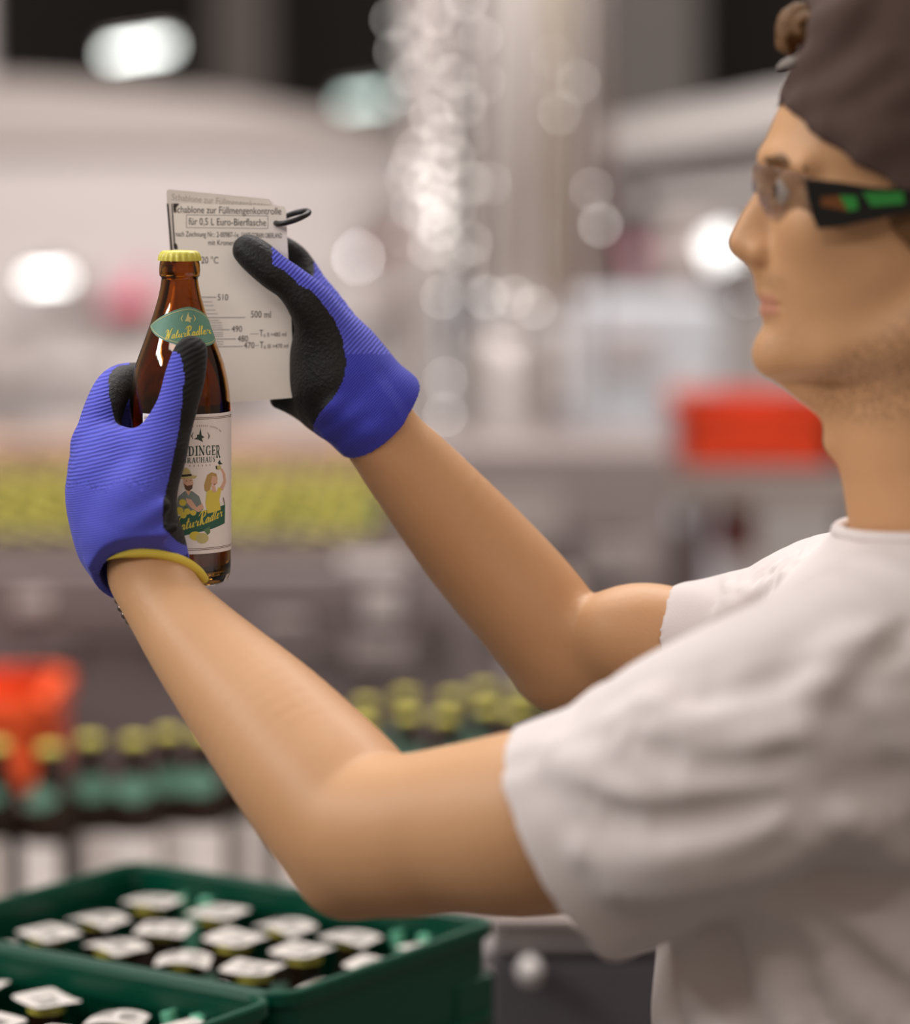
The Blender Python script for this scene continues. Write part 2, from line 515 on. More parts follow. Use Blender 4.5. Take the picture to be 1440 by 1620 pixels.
lamp(172, 86, 268, 72, 12, 12.5, (0.95, 1, 0.95, 1), 9, 'bright tube lamp before the dark bay, upper left of the hall')
lamp(45, 442, 104, 440, 14, 10.6, (1, 1, 0.97, 1), 7, 'bright tube lamp low on the left, beside the magenta sign', hold=.42)
lamp(542, 164, 610, 156, 12, 13.0, (0.75, 1, 0.92, 1), 3.2, 'dim greenish tube lamp left of the string of small steel glints')
lamp(566, 407, 568, 407, 14, 10.75, (1, 0.96, 0.94, 1), 36, 'round white lamp above the right glove', 'spot_lamp', 0.25)
lamp(1122, 400, 1158, 385, 44, 11.0, (1, 1, 0.98, 1), 3.4, 'glowing white lamp in front of the nose', 'spot_lamp', 0.30)
# small coloured things
def sign(pts, D, col, name, lab, cat):
    bm = bmesh.new()
    a = [bm.verts.new(W(u, v, D)) for u, v in pts]; b = [bm.verts.new(W(u, v, D) + Vector((0, 0.12, 0))) for u, v in pts]
    bm.faces.new(a); bm.faces.new(b[::-1])
    for i in range(len(a)): bm.faces.new([a[i], b[i], b[(i + 1) % len(a)], a[(i + 1) % len(a)]])
    tag(obj(name, bm, mat(name + '_colour_%d' % pts[0][0], col, 0.5)), lab, cat)


sign([(155, 492), (212, 448), (222, 425), (230, 425), (228, 480), (245, 492)], 10.86, S(205, 70, 120), 'warning_sign', 'magenta triangular sign left of the bottle neck', 'sign')
sign([(192, 486), (216, 468), (226, 486)], 10.80, S(225, 110, 60), 'warning_sign', 'small orange mark in front of the magenta sign', 'sign')
sign([(600, 372), (632, 372), (632, 398), (600, 398)], 10.93, S(215, 95, 60), 'signal_box', 'orange signal box beside the round white lamp', 'box')
sign([(992, 388), (1024, 388), (1024, 416), (992, 416)], 11.3, S(205, 110, 140), 'signal_box', 'pink signal box on the grey housing before the face', 'box')

# crates on the far right conveyor
def crate_simple(bm, c, s, t=0.012, handle=True):
    x, y, z = c; w, l, h = s
    add_box(bm, (x, y, z + t / 2), (w, l, t))
    for sx in (-1, 1): add_box(bm, (x + sx * (w / 2 - t / 2), y, z + h / 2), (t, l, h))
    for sy in (-1, 1):
        yy = y + sy * (l / 2 - t / 2)
        add_box(bm, (x, yy, z + h * .36), (w, t, h * .72))
        add_box(bm, (x, yy, z + h * .95), (w, t, h * .1))
        for sx in (-1, 1): add_box(bm, (x + sx * w * .36, yy, z + h * .8), (w * .28, t, h * .3))
    for sx in (-1, 1): add_box(bm, (x + sx * (w / 2), y, z + h - .02), (0.02, l + .02, .03))
    for sy in (-1, 1): add_box(bm, (x, y + sy * (l / 2), z + h - .02), (w + .02, .02, .03))


m_red = mat('red_crate_plastic', S(206, 58, 20), 0.45, vary=0.06)
m_orange = mat('orange_crate_plastic', S(232, 84, 26), 0.45, vary=0.06)
D = 7.0; y = W(720, 690, D).y
z0, z1 = zat(742, D), zat(634, D)
for k, (u0, u1) in enumerate(((1078, 1318), (1330, 1570))):
    bm = bmesh.new(); crate_simple(bm, ((xat(u0, D) + xat(u1, D)) / 2, y + .15, z0), (xat(u1, D) - xat(u0, D), .3, z1 - z0))
    tag(obj('beverage_crate', bm, m_red), ('red crate on the far conveyor in front of the neck', 'red crate on the far conveyor behind the head')[k], 'crate')
root = empty('conveyor', (xat(1250, D), y + .15, 0)); tag(root, 'grey conveyor frame carrying the red crates at the far right', 'conveyor')
bm = bmesh.new(); pbox(bm, 1040, 743, 1640, 800, D, .36, y_extra=-.03, bevel=.006); obj('side_beam', bm, mat('beam_beige_grey', S(140, 128, 122), .5), root)
for u0 in (1080, 1330, 1560):
    bm = bmesh.new(); pbox(bm, u0, 800, u0 + 26, vfloor(D) - 6, D, .05); obj('leg', bm, M_greyd, root)
for k, (u0, u1, v0, v1) in enumerate(((1088, 1120, 800, 940), (1134, 1196, 800, 880))):
    bm = bmesh.new(); pbox(bm, u0, v0, u1, v1, D + .25, .1, bevel=.005)
    tag(obj('guard_panel', bm, mat('red_guard', S(168, 74, 62), .5)), ('tall dull red guard panel under the red crate', 'short dull red guard panel beside the tall one')[k], 'panel')

# grey machine bodies in the middle
D = 6.4
root = empty('conveyor_machine', (xat(860, D), W(720, 900, D).y + .3, 0)); tag(root, 'dark grey machine base behind the raised forearms', 'machine')
bm = bmesh.new(); pbox(bm, 640, 705, 1062, vfloor(D), D, .45, bevel=.01); obj('body', bm, mat('base_grey', S(132, 120, 118), .5, vary=.18, vscale=2.5), root)
for u0, u1, v0, v1, m in ((640, 760, 720, 830, M_steel), (790, 900, 740, 900, M_grey), (930, 1060, 730, 820, M_grey), (920, 1070, 850, 900, M_greyd), (1000, 1080, 830, 1000, M_greyd)):
    bm = bmesh.new(); pbox(bm, u0, v0, u1, v1, D, .02, y_extra=-.02, bevel=.004); obj('panel', bm, m, root)

# table full of bottles, mid left: structure of the table
ZC = 0.936                                  # height of all the crown caps out there
ZT = ZC - 0.231
root = empty('accumulation_table', (-0.6, 6.6, 0)); tag(root, 'steel table holding a crowd of waiting bottles at middle distance', 'table')
bm = bmesh.new(); add_box(bm, (-0.71, 6.62, ZT - 0.02), (1.18, 1.6, 0.036), bevel=.004); obj('table_top', bm, M_steel, root)
bm = bmesh.new(); add_box(bm, (-0.71, 5.80, ZT - 0.02), (1.18, 0.04, 0.10), bevel=.004); obj('front_rail', bm, M_greyd, root)
bm = bmesh.new(); add_box(bm, (-0.71, 5.79, ZT + 0.06), (1.18, 0.02, 0.03), bevel=.004); obj('guide_rail', bm, mat('brown_rail', S(96, 70, 58), .5), root)
for x in (-1.25, -0.16):
    for yy in (5.86, 7.36):
        bm = bmesh.new(); add_box(bm, (x, yy, (ZT - .04) / 2), (.06, .06, ZT - .04)); obj('leg', bm, M_greyd, root)
# brown cartons behind it
root = empty('carton_stack', (-0.75, 7.9, 0)); tag(root, 'brown cartons lined up behind the crowd of bottles', 'cartons')
for k in range(4):
    bm = bmesh.new(); add_box(bm, (-1.2 + k * .33, 7.9, .47), (.31, .3, .94), bevel=.004)
    obj('carton', bm, mat('brown_carton', S(160, 128, 108), .7, vary=.1), root)

# sheet metal fronts below the table
D = 5.3
root = empty('packing_machine', (xat(250, D), W(720, 980, D).y + .2, 0)); tag(root, 'grey sheet metal machine front behind the near forearm', 'machine')
bm = bmesh.new(); pbox(bm, -120, 895, 660, vfloor(D), D, .3, bevel=.008); obj('body', bm, mat('sheet_grey', S(122, 110, 110), .5, vary=.15, vscale=3), root)
bm = bmesh.new(); pbox(bm, -120, 878, 660, 895, D, .3, bevel=.004); obj('top_cover', bm, mat('top_cover_brown', S(66, 50, 42), .6), root)
for u0, u1, v0, v1, m in ((-20, 130, 905, 960, M_greyd), (150, 250, 900, 985, M_grey), (380, 500, 905, 950, M_greyd), (540, 640, 880, 960, M_steel_pale), (470, 650, 1015, 1035, M_greyd), (-10, 120, 985, 1050, M_grey)):
    bm = bmesh.new(); pbox(bm, u0, v0, u1, v1, D, .02, y_extra=-.02, bevel=.004); obj('panel', bm, m, root)

# doors, covers and boxes that break up the machine fronts
TONES = [mat('cover_%d' % k, S(*c), 0.5, vary=.08, vscale=3) for k, c in enumerate(((222, 214, 211), (186, 176, 173), (150, 139, 136), (112, 100, 98), (196, 182, 178), (168, 160, 160), (92, 80, 78)))]


def covers(root, u0, v0, u1, v1, D, n, tones, wmin, wmax, hmin, hmax):
    for k in range(n):
        w_, h_ = random.uniform(wmin, wmax), random.uniform(hmin, hmax)
        u, v = random.uniform(u0, u1 - w_), random.uniform(v0, v1 - h_)
        bm = bmesh.new(); pbox(bm, u, v, u + w_, v + h_, D, .02, y_extra=-.024 - .0012 * k, bevel=.004)
        obj('cover', bm, TONES[random.choice(tones)], root)


for o in list(COL.objects):
    if o.name == 'machine_housing':
        covers(o, -80, 400, 650, 720, 10.94, 20, (0, 0, 1, 2, 4, 5), 30, 170, 20, 90)
        covers(o, 560, 250, 655, 500, 10.9, 4, (1, 2, 4), 30, 60, 30, 90)
    if o.name == 'machine_housing.001':
        covers(o, 930, 250, 1240, 480, 11.42, 10, (1, 2, 2, 3, 4), 20, 90, 40, 130)
    if o.name == 'conveyor_machine':
        covers(o, 650, 720, 1055, 1080, 6.37, 14, (1, 2, 3, 3, 4, 6), 40, 150, 15, 90)
    if o.name == 'packing_machine':
        covers(o, -20, 905, 655, 1070, 5.27, 14, (1, 2, 3, 3, 6), 40, 180, 10, 60)
    if o.name == 'cabinet':
        covers(o, 700, 490, 1130, 690, 8.96, 5, (0, 1, 5), 30, 120, 20, 80)

# ------------------------------------------------------------------ bottles
BP = [(0.0, 0.004), (0.020, 0.0015), (0.0285, 0.0), (0.0325, 0.0022), (0.0347, 0.0075), (0.035, 0.013), (0.035, 0.118), (0.0349, 0.124), (0.0342, 0.133),
      (0.0328, 0.142), (0.0302, 0.153), (0.0258, 0.165), (0.0216, 0.1765), (0.0178, 0.188), (0.0150, 0.1975), (0.0135, 0.2045), (0.0126, 0.2105),
      (0.0127, 0.2118), (0.0139, 0.2128), (0.0142, 0.2165), (0.0138, 0.2215), (0.0128, 0.2245), (0.0122, 0.226), (0.0, 0.226)]
BZ = np.array([p[1] for p in BP[2:23]]); BR = np.array([p[0] for p in BP[2:23]])


def brad(z): return float(np.interp(z, BZ, BR))


def cap_bm(bm, seg=21, sub=4, mi=0):
    """crown cap with its crimped skirt"""
    n = seg * sub; T = Matrix.Translation((0, 0, 0.2232))
    rings = []
    for (r, z, amp) in ((0.0145, 0.0, 0.0007), (0.0144, 0.0022, 0.0006), (0.0139, 0.0045, 0.0003), (0.0130, 0.0060, 0), (0.0118, 0.0068, 0), (0.006, 0.0071, 0)):
        rings.append([bm.verts.new(T @ Vector(((r + amp * math.cos(seg * 2 * math.pi * i / n)) * math.sin(2 * math.pi * i / n), -(r + amp * math.cos(seg * 2 * math.pi * i / n)) * math.cos(2 * math.pi * i / n), z))) for i in range(n)])
    for a, b in zip(rings, rings[1:]):
        for i in range(n):
            f = bm.faces.new([a[i], a[(i + 1) % n], b[(i + 1) % n], b[i]]); f.smooth = True; f.material_index = mi
    f = bm.faces.new(rings[-1]); f.material_index = mi


M_cap = mat('yellow_cap_lacquer', S(218, 208, 92), 0.35, vary=0.04, vscale=120)
M_amber_far = mat('amber_glass_far', S(36, 21, 12), 0.12, spec=0.8)
M_paper = mat('label_paper', S(246, 238, 233), 0.6)
M_green = mat('label_green', S(98, 142, 122), 0.55, vary=0.08, vscale=300)


def amber_real():
    m = bpy.data.materials.new('amber_glass'); m.use_nodes = True; nt = m.node_tree
    b = nt.nodes['Principled BSDF']
    b.inputs['Base Color'].default_value = (0.50, 0.215, 0.030, 1)
    b.inputs['Roughness'].default_value = 0.0; b.inputs['IOR'].default_value = 1.5
    b.inputs['Transmission Weight'].default_value = 1.0
    return m


M_amber = amber_real()
M_beer = mat('beer_liquid', (0.80, 0.46, 0.14, 1), 0.0, trans=1.0, ior=1.33)

# --- simple far bottle meshes
def far_glass(seg):
    bm = bmesh.new(); add_lathe(bm, BP, seg); return to_mesh(bm, 'bottle_glass', M_amber_far, True)


def band_mesh(z0, z1, off, m, seg=20, a0=0.0, a1=2 * math.pi, nz=2, name='front_label', top=None):
    bm = bmesh.new(); rows = []
    for j in range(nz + 1):
        row = []
        for i in range(seg + 1):
            a = a0 + (a1 - a0) * i / seg
            lo, hi = (z0, z1) if top is None else top((i / seg) * 2 - 1)
            z = lo + (hi - lo) * j / nz; r = brad(z) + off
            row.append(bm.verts.new((r * math.sin(a), -r * math.cos(a), z)))
        rows.append(row)
    for j in range(nz):
        for i in range(seg):
            f = bm.faces.new([rows[j][i], rows[j][i + 1], rows[j + 1][i + 1], rows[j + 1][i]]); f.smooth = True
    return to_mesh(bm, name, m, True)


lens = lambda zc, h: (lambda t: (zc - h * (1 - t * t) ** .8 - .0004, zc + h * (1 - t * t) ** .8 + .0004))
ME_glass = far_glass(20)
bm = bmesh.new(); cap_bm(bm, 21, 2); ME_cap = to_mesh(bm, 'crown_cap', M_cap, True)
ME_lab = band_mesh(0.022, 0.115, 0.0003, M_paper, 20, -1.25, 1.25)
ME_nlab = band_mesh(0, 0, 0.0004, M_green, 20, -1.4, 1.4, 3, 'neck_label', lens(0.170, 0.0135))
# far crowd: one low mesh each
bm = bmesh.new(); add_lathe(bm, [BP[2], BP[5], BP[6], BP[9], BP[11], BP[13], BP[16], BP[19], (0.0142, 0.223)], 12)
add_lathe(bm, [(0.0146, 0.2232), (0.0140, 0.228), (0.0125, 0.2302), (0, 0.2302)], 12, mi=1)
me2 = band_mesh(0.022, 0.115, 0.0003, M_paper, 8, -1.2, 1.2, 1)
b2 = bmesh.new(); b2.from_mesh(me2); join(bm, b2, None, 2)
b2 = bmesh.new(); b2.from_mesh(band_mesh(0.158, 0.182, 0.0004, M_green, 8, -1.2, 1.2, 1)); join(bm, b2, None, 3)
ME_crowd = to_mesh(bm, 'crowd_bottle', [M_amber_far, M_cap, M_paper, M_green], True)

n = 0
for r in range(17):
    for c in range(13):
        yy = 5.92 + r * 0.082 + random.uniform(-.01, .01)
        xx = -1.12 + c * 0.082 + (0.041 if r % 2 else 0) + random.uniform(-.008, .008)
        if xx > min(xat(640, yy), -0.16) or xx < xat(-40, yy): continue
        o = link('beer_bottle', ME_crowd); o.location = (xx, yy, ZT); o.rotation_euler = (0, 0, random.uniform(-1.2, 1.2))
        tag(o, 'yellow-capped brown bottle in the crowd on the far table', 'bottle', 'crowd of bottles on the far table'); n += 1

# front conveyor and its row
root = empty('bottle_conveyor', (-0.2, 4.0, 0)); tag(root, 'steel bottle conveyor behind the green crates', 'conveyor')
bm = bmesh.new(); add_box(bm, (-0.2, 4.15, ZT - 0.02), (2.4, 1.0, 0.036), bevel=.004); obj('belt', bm, M_steel, root)
for zz in (ZT + 0.028, ):
    bm = bmesh.new(); add_box(bm, (-0.45, 3.62, zz), (1.9, 0.018, 0.03), bevel=.004); obj('guide_rail', bm, M_steel, root)
bm = bmesh.new(); add_box(bm, (-0.2, 3.64, ZT - 0.10), (2.4, 0.03, 0.2), bevel=.004); obj('side_panel', bm, M_grey, root)
for x in (-1.2, 0.7):
    for yy in (3.75, 4.55):
        bm = bmesh.new(); add_box(bm, (x, yy, (ZT - .04) / 2), (.05, .05, ZT - .04)); obj('leg', bm, M_greyd, root)


def bottle_copy(loc, rz, label, group):
    o = link('beer_bottle', ME_glass); o.location = loc; o.rotation_euler = (0, 0, rz); tag(o, label, 'bottle', group)
    for nm, me in (('crown_cap', ME_cap), ('front_label', ME_lab), ('neck_label', ME_nlab)):
        link(nm, me, o, (0, 0, 0))
    return o


ORD = ['first', 'second', 'third', 'fourth', 'fifth', 'sixth', 'seventh', 'eighth', 'ninth', 'tenth', 'eleventh']
ROW = ['front', 'second', 'third', 'rear']
for r, (dy, du) in enumerate(((0, 0), (0.085, 0.05), (0.17, 0.0), (0.255, .05))):
    for c in range(11):
        t = c / 10.0
        xx = -0.60 + c * 0.098 + du + random.uniform(-.010, .010)
        yy = 3.82 + 0.42 * t ** 1.0 + dy * (0.6 + .4 * t) + random.uniform(-.008, .008)
        if r > 1 and c < 5 : continue
        bottle_copy((xx, yy, ZT), random.uniform(-1.1, 1.1), ORD[c if r < 2 else c - 5] + ' bottle from the left in the ' + ROW[r] + ' row on the bottle conveyor', 'bottles on the conveyor behind the crates')

# orange crate at far left
D = 4.75; y = W(720, 1120, D).y
bm = bmesh.new()
crate_simple(bm, (xat(-92, D), y + .15, ZT), (xat(66, D) - xat(-250, D), .3, zat(1108, D) - ZT))
tag(obj('beverage_crate', bm, m_orange), 'orange crate behind the row of bottles at the left edge', 'crate')

# grey machine bits lower right
root = empty('transfer_conveyor', (xat(920, 3.2), W(720, 1500, 3.2).y, 0)); tag(root, 'grey steel machine frame between crate and shirt', 'machine')
D = 3.2
bm = bmesh.new(); pbox(bm, 775, 1448, 1250, 1476, D, .22, bevel=.004); obj('rail', bm, mat('rail_warm_grey', S(158, 146, 142), .4, .3, vary=.2, vscale=20), root)
bm = bmesh.new(); pbox(bm, 775, 1490, 1250, 1502, D, .05, bevel=.002); obj('rail', bm, M_steel, root)
bm = bmesh.new(); pbox(bm, 775, 1503, 1250, vfloor(D) - 4, D + .05, .18, bevel=.004); obj('body', bm, mat('blue_grey_dark', S(84, 80, 84), .5, vary=.12), root)
bm = bmesh.new(); add_lathe(bm, [(0, -.02), (.011, -.02), (.013, 0), (.011, .02), (0, .02)], 16, Matrix.Translation(W(838, 1536, D - .02)) @ Matrix.Rotation(math.pi / 2, 4, 'X'))
obj('roller', bm, M_steel_pale, root, True)

# ------------------------------------------------------------------ green crates with their bottles
M_crate = mat('green_crate_plastic', S(0, 70, 51), 0.34, vary=0.06, vscale=12, bump=0.05, bscale=400, spec=0.35)
M_seal = mat('seal_paper', S(200, 193, 186), 0.7)
M_ink = mat('black_ink', S(46, 42, 42), 0.6)
CR_TH = math.radians(-34.2); CR_C = Vector((-0.210, 2.633)); CR_Z = 1.015; CR_H = 0.262
CA = Vector((math.cos(CR_TH), math.sin(CR_TH))); CB = Vector((-math.sin(CR_TH), math.cos(CR_TH)))


def frame_loop(w, l, rad, n=9):
    pts = []
    for cx, cy, a0 in ((w / 2 - rad, l / 2 - rad, 0), (-w / 2 + rad, l / 2 - rad, 90), (-w / 2 + rad, -l / 2 + rad, 180), (w / 2 - rad, -l / 2 + rad, 270)):
        for k in range(n + 1):
            a = math.radians(a0 + 90 * k / n); pts.append((cx + rad * math.cos(a), cy + rad * math.sin(a)))
    return pts


def loop_band(bm, secs):
    """secs: list of (w, l, rad, z): closed band through these rounded rectangles"""
    rings = [[bm.verts.new((x, y, z)) for x, y in frame_loop(w, l, r)] for w, l, r, z in secs]
    for a, b in zip(rings, rings[1:] + rings[:1]):
        for i in range(len(a)):
            f = bm.faces.new([a[i], a[(i + 1) % len(a)], b[(i + 1) % len(b)], b[i]]); f.smooth = False


def make_crate(loc, label):
    root = empty('beer_crate', loc, CR_TH); tag(root, label, 'crate', 'green beer crates')
    w, l, H = 0.40, 0.30, CR_H
    P = lambda nm, bm, m=M_crate, sm=False: obj(nm, bm, m, root, sm, (0, 0, 0))
    bm = bmesh.new()
    loop_band(bm, [(w, l, .024, H - .001), (w - .003, l - .003, .023, H + .001), (w - .012, l - .012, .02, H + .001), (w - .016, l - .016, .018, H - .003), (w - .016, l - .016, .018, H - .014),
                   (w - .008, l - .008, .02, H - .014), (w - .006, l - .006, .02, H - .010), (w, l, .024, H - .010)])
    P('rim', bm)
    bm = bmesh.new()   # upper wall band
    loop_band(bm, [(w - .012, l - .012, .02, H - .008), (w - .022, l - .022, .016, H - .008), (w - .022, l - .022, .016, H - .082), (w - .012, l - .012, .02, H - .082)])
    P('upper_wall', bm)
    bm = bmesh.new()   # ridge band
    loop_band(bm, [(w, l, .022, H - .076), (w - .02, l - .02, .016, H - .076), (w - .02, l - .02, .016, H - .084), (w - .001, l - .001, .022, H - .083)])
    P('ridge', bm)
    bm = bmesh.new()   # lower wall band and floor
    loop_band(bm, [(w - .014, l - .014, .02, 0.10), (w - .024, l - .024, .016, 0.10), (w - .024, l - .024, .016, 0.0), (w - .014, l - .014, .02, 0.0)])
    add_box(bm, (0, 0, .006), (w - .02, l - .02, .008))
    P('lower_wall', bm)
    for sx in (-1, 1):
        for sy in (-1, 1):
            bm = bmesh.new()
            add_box(bm, (sx * (w / 2 - .034), sy * (l / 2 - .009), H * .5 - .02), (.056, .010, H - .05), bevel=.002)
            add_box(bm, (sx * (w / 2 - .009), sy * (l / 2 - .034), H * .5 - .02), (.010, .056, H - .05), bevel=.002)
            P('corner_post', bm)
    for sy in (-1, 1):
        for x in (-.076, .076):
            bm = bmesh.new(); add_box(bm, (x, sy * (l / 2 - .010), H * .5 - .03), (.018, .008, H - .09), bevel=.002); P('wall_post', bm)
    # vertical ribbing inside the long walls
    for sy in (-1, 1):
        bm = bmesh.new()
        for k in range(44):
            add_box(bm, (-.150 + k * .30 / 43, sy * (l / 2 - .0125), H - .05), (.0028, .005, .058))
        o = P('wall_ribbing', bm); o['kind'] = 'stuff'
    # V struts near the corners
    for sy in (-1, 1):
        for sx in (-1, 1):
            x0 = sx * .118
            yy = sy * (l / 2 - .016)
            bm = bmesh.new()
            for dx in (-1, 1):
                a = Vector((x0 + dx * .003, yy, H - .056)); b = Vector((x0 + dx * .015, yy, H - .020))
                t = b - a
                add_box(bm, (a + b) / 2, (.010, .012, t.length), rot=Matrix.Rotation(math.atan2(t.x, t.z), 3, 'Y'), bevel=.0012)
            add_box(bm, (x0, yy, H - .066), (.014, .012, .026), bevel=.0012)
            P('v_strut', bm, mat('green_crate_plastic_glint', S(112, 190, 156), .25))  # paler green puts the reflection on the struts into the colour
    bm = bmesh.new()
    for k in range(1, 5): add_box(bm, (-w / 2 + .011 + k * (w - .022) / 5, 0, .06), (.003, l - .026, .10))
    for k in range(1, 4): add_box(bm, (0, -l / 2 + .011 + k * (l - .022) / 4, .06), (w - .026, .003, .10))
    P('divider', bm)
    return root


CRZ0 = CR_Z - CR_H
nearC = CR_C - CB * 0.306 + CA * 0.0
make_crate((CR_C.x, CR_C.y, CRZ0), 'green beer crate of capped bottles under the elbow')
make_crate((nearC.x, nearC.y, CRZ0), 'green beer crate cut off by the lower left corner, nearest the camera')

# seal tags: thin curled paper with rounded corners
def seal_mesh(curl, sx=0.045, sy=0.040, n=8):
    bm = bmesh.new(); g = []
    for j in range(n + 1):
        row = []
        for i in range(n + 1):
            x = (i / n - .5); y = (j / n - .5)
            cx, cy = abs(x) * 2, abs(y) * 2
            k = 1.0
            if cx > .8 and cy > .8: k = 1 - .06 * min((cx - .8) / .2, (cy - .8) / .2)
            z = -curl * (x * x * 4) * .004 - abs(curl) * .5 * (y * y * 4) * .002 + (0.003 * x * y * curl)
            row.append(bm.verts.new((x * sx * k, y * sy * k, z)))
        g.append(row)
    for j in range(n):
        for i in range(n):
            bm.faces.new([g[j][i], g[j][i + 1], g[j + 1][i + 1], g[j + 1][i]])
    low = [[bm.verts.new(v.co - Vector((0, 0, .0004))) for v in row] for row in g]
    for j in range(n):
        for i in range(n): bm.faces.new([low[j][i], low[j + 1][i], low[j + 1][i + 1], low[j][i + 1]])
    rim = lambda q: [q[0][i] for i in range(n)] + [q[j][n] for j in range(n)] + [q[n][n - i] for i in range(n)] + [q[n - j][0] for j in range(n)]
    ra, rb = rim(g), rim(low)
    for i in range(len(ra)): bm.faces.new([ra[i], rb[i], rb[(i + 1) % len(ra)], ra[(i + 1) % len(ra)]])
    me = bpy.data.meshes.new('seal_tag'); bm.to_mesh(me); bm.free(); me.materials.append(M_seal)
    return me


SEALS = [seal_mesh(c) for c in (0.3, 0.7, -0.4, 1.1, 0.15)]
bm = bmesh.new()
for k, wd in enumerate((1, .6, 1.4, .5, .9, 1.2, .5, 1.3, .7, .6, 1.1, .5)):
    add_box(bm, (0.004 + k * 0.0011, -0.004, 0.0005), (0.00045 * wd, 0.017, 0.0001))
for r in range(5):
    add_box(bm, (-0.0085, -0.008 + r * 0.0045, 0.0005), (0.015 - (r % 3) * .003, 0.0011, 0.0001))
ME_code = to_mesh(bm, 'barcode', M_ink)
ROWC = ['nearest', 'third', 'second', 'rear']


def crate_bottles(c, group, where, keep):
    for i in range(5):
        for j in range(4):
            a = (i - 2) * 0.0742 + 0.005; b = (j - 1.5) * 0.0690
            if not keep(i, j): continue
            p = c + CA * a + CB * b
            o = link('beer_bottle', ME_glass); o.location = (p.x, p.y, CRZ0 + 0.0105); o.rotation_euler = (0, 0, random.uniform(-3, 3))
            tag(o, ORD[i] + ' bottle from the left in the ' + ROWC[j] + ' row, ' + where, 'bottle', group)
            for nm, me in (('crown_cap', ME_cap), ('front_label', ME_lab), ('neck_label', ME_nlab)): link(nm, me, o, (0, 0, 0))
            s = link('seal_tag', random.choice(SEALS), o, (random.uniform(-.003, .003), random.uniform(-.003, .003), .2316)); s['label'] = 'white paper seal tag on the cap'
            s.rotation_euler = (random.uniform(-.04, .04), random.uniform(-.04, .04), -o.rotation_euler.z + CR_TH + random.uniform(-.35, .35) + (0.35 if (i + j) % 3 == 0 else 0.0))
            link('barcode', ME_code, s, (0, 0, 0))


crate_bottles(CR_C, 'bottles in the crate under the elbow', 'crate under the elbow', lambda i, j: True)
crate_bottles(nearC, 'bottles in the nearest crate', 'crate at the lower left corner', lambda i, j: True)

# roller table that carries the crates
root = empty('roller_table', (-0.4, 2.55, 0), CR_TH); tag(root, 'steel roller table under the green crates', 'conveyor')
for sx in (-1, 1):
    bm = bmesh.new(); add_box(bm, (sx * .23, -.05, CRZ0 - .045), (.03, 1.0, .08), bevel=.003); obj('side_rail', bm, M_steel, root, loc=(0, 0, 0))
for k in range(12):
    bm = bmesh.new(); add_tube(bm, [(-.22, -.5 + k * .083, CRZ0 - .0255), (.22, -.5 + k * .083, CRZ0 - .0255)], .025, 14); obj('roller', bm, M_steel_pale, root, True, (0, 0, 0))
for sx in (-1, 1):
    for sy in (-1, 1):
        bm = bmesh.new(); add_box(bm, (sx * .23, -.05 + sy * .42, (CRZ0 - .08) / 2), (.04, .04, CRZ0 - .08)); obj('leg', bm, M_grey, root, loc=(0, 0, 0))
# ------------------------------------------------------------------ the held bottle
BD = 2.243
BASE = W(286, 921, BD); SB = F / BD                     # pixels per metre at the bottle
bottle = empty('beer_bottle', BASE)
bottle.rotation_euler = (0, 0.0065, 0)
tag(bottle, 'amber bottle with yellow cap held up in the left glove', 'bottle')
bm = bmesh.new()
inner = [(max(r - 0.0024, 0.0), z) for r, z in BP[2:23]]
inner[0] = (0.024, 0.006); inner[1] = (0.030, 0.008); inner[2] = (0.0322, 0.012); inner[3] = (0.0326, 0.017)
prof = BP[:23] + [(0.0102, 0.2262)] + [(0.0098, 0.2225), (0.0100, 0.215)] + [(r, z) for r, z in inner[::-1] if z < 0.2115] + [(0.0, 0.009)]
add_lathe(bm, prof, 72); obj('glass', bm, M_amber, bottle, True, (0, 0, 0))
bm = bmesh.new()
zl = 0.1865
pb = [(0.0, 0.0092)] + [(r - 0.0001, z + 0.0001) for r, z in inner if z < zl] + [(brad(zl) - 0.0025, zl), (0, zl)]
add_lathe(bm, pb, 64); obj('beer', bm, M_beer, bottle, True, (0, 0, 0))
bm = bmesh.new(); cap_bm(bm, 21, 8); obj('crown_cap', bm, M_cap, bottle, False, (0, 0, 0))

A0 = math.radians(27.5)                                # the labels are turned to the right


def v0z(v): return (921 - v) / (SB * math.cos(PITCH)) * 1.0


def inv(u, v):
    """label coordinates (angle, z) of a spot seen on the bottle"""
    z = v0z(v); a = 0.0
    for _ in range(6):
        r = brad(z); a = math.asin(max(-.999, min(.999, (u - 286) / (r * SB))))
        dep = PITCH + math.atan((v - 810) / F)
        z = (921 - (v - r * SB * math.cos(a) * math.sin(dep))) / (SB * math.cos(PITCH))
    return a, z


def on_bottle(a, z, off): 
    r = brad(z) + off
    return Vector((r * math.sin(a), -r * math.cos(a), z))


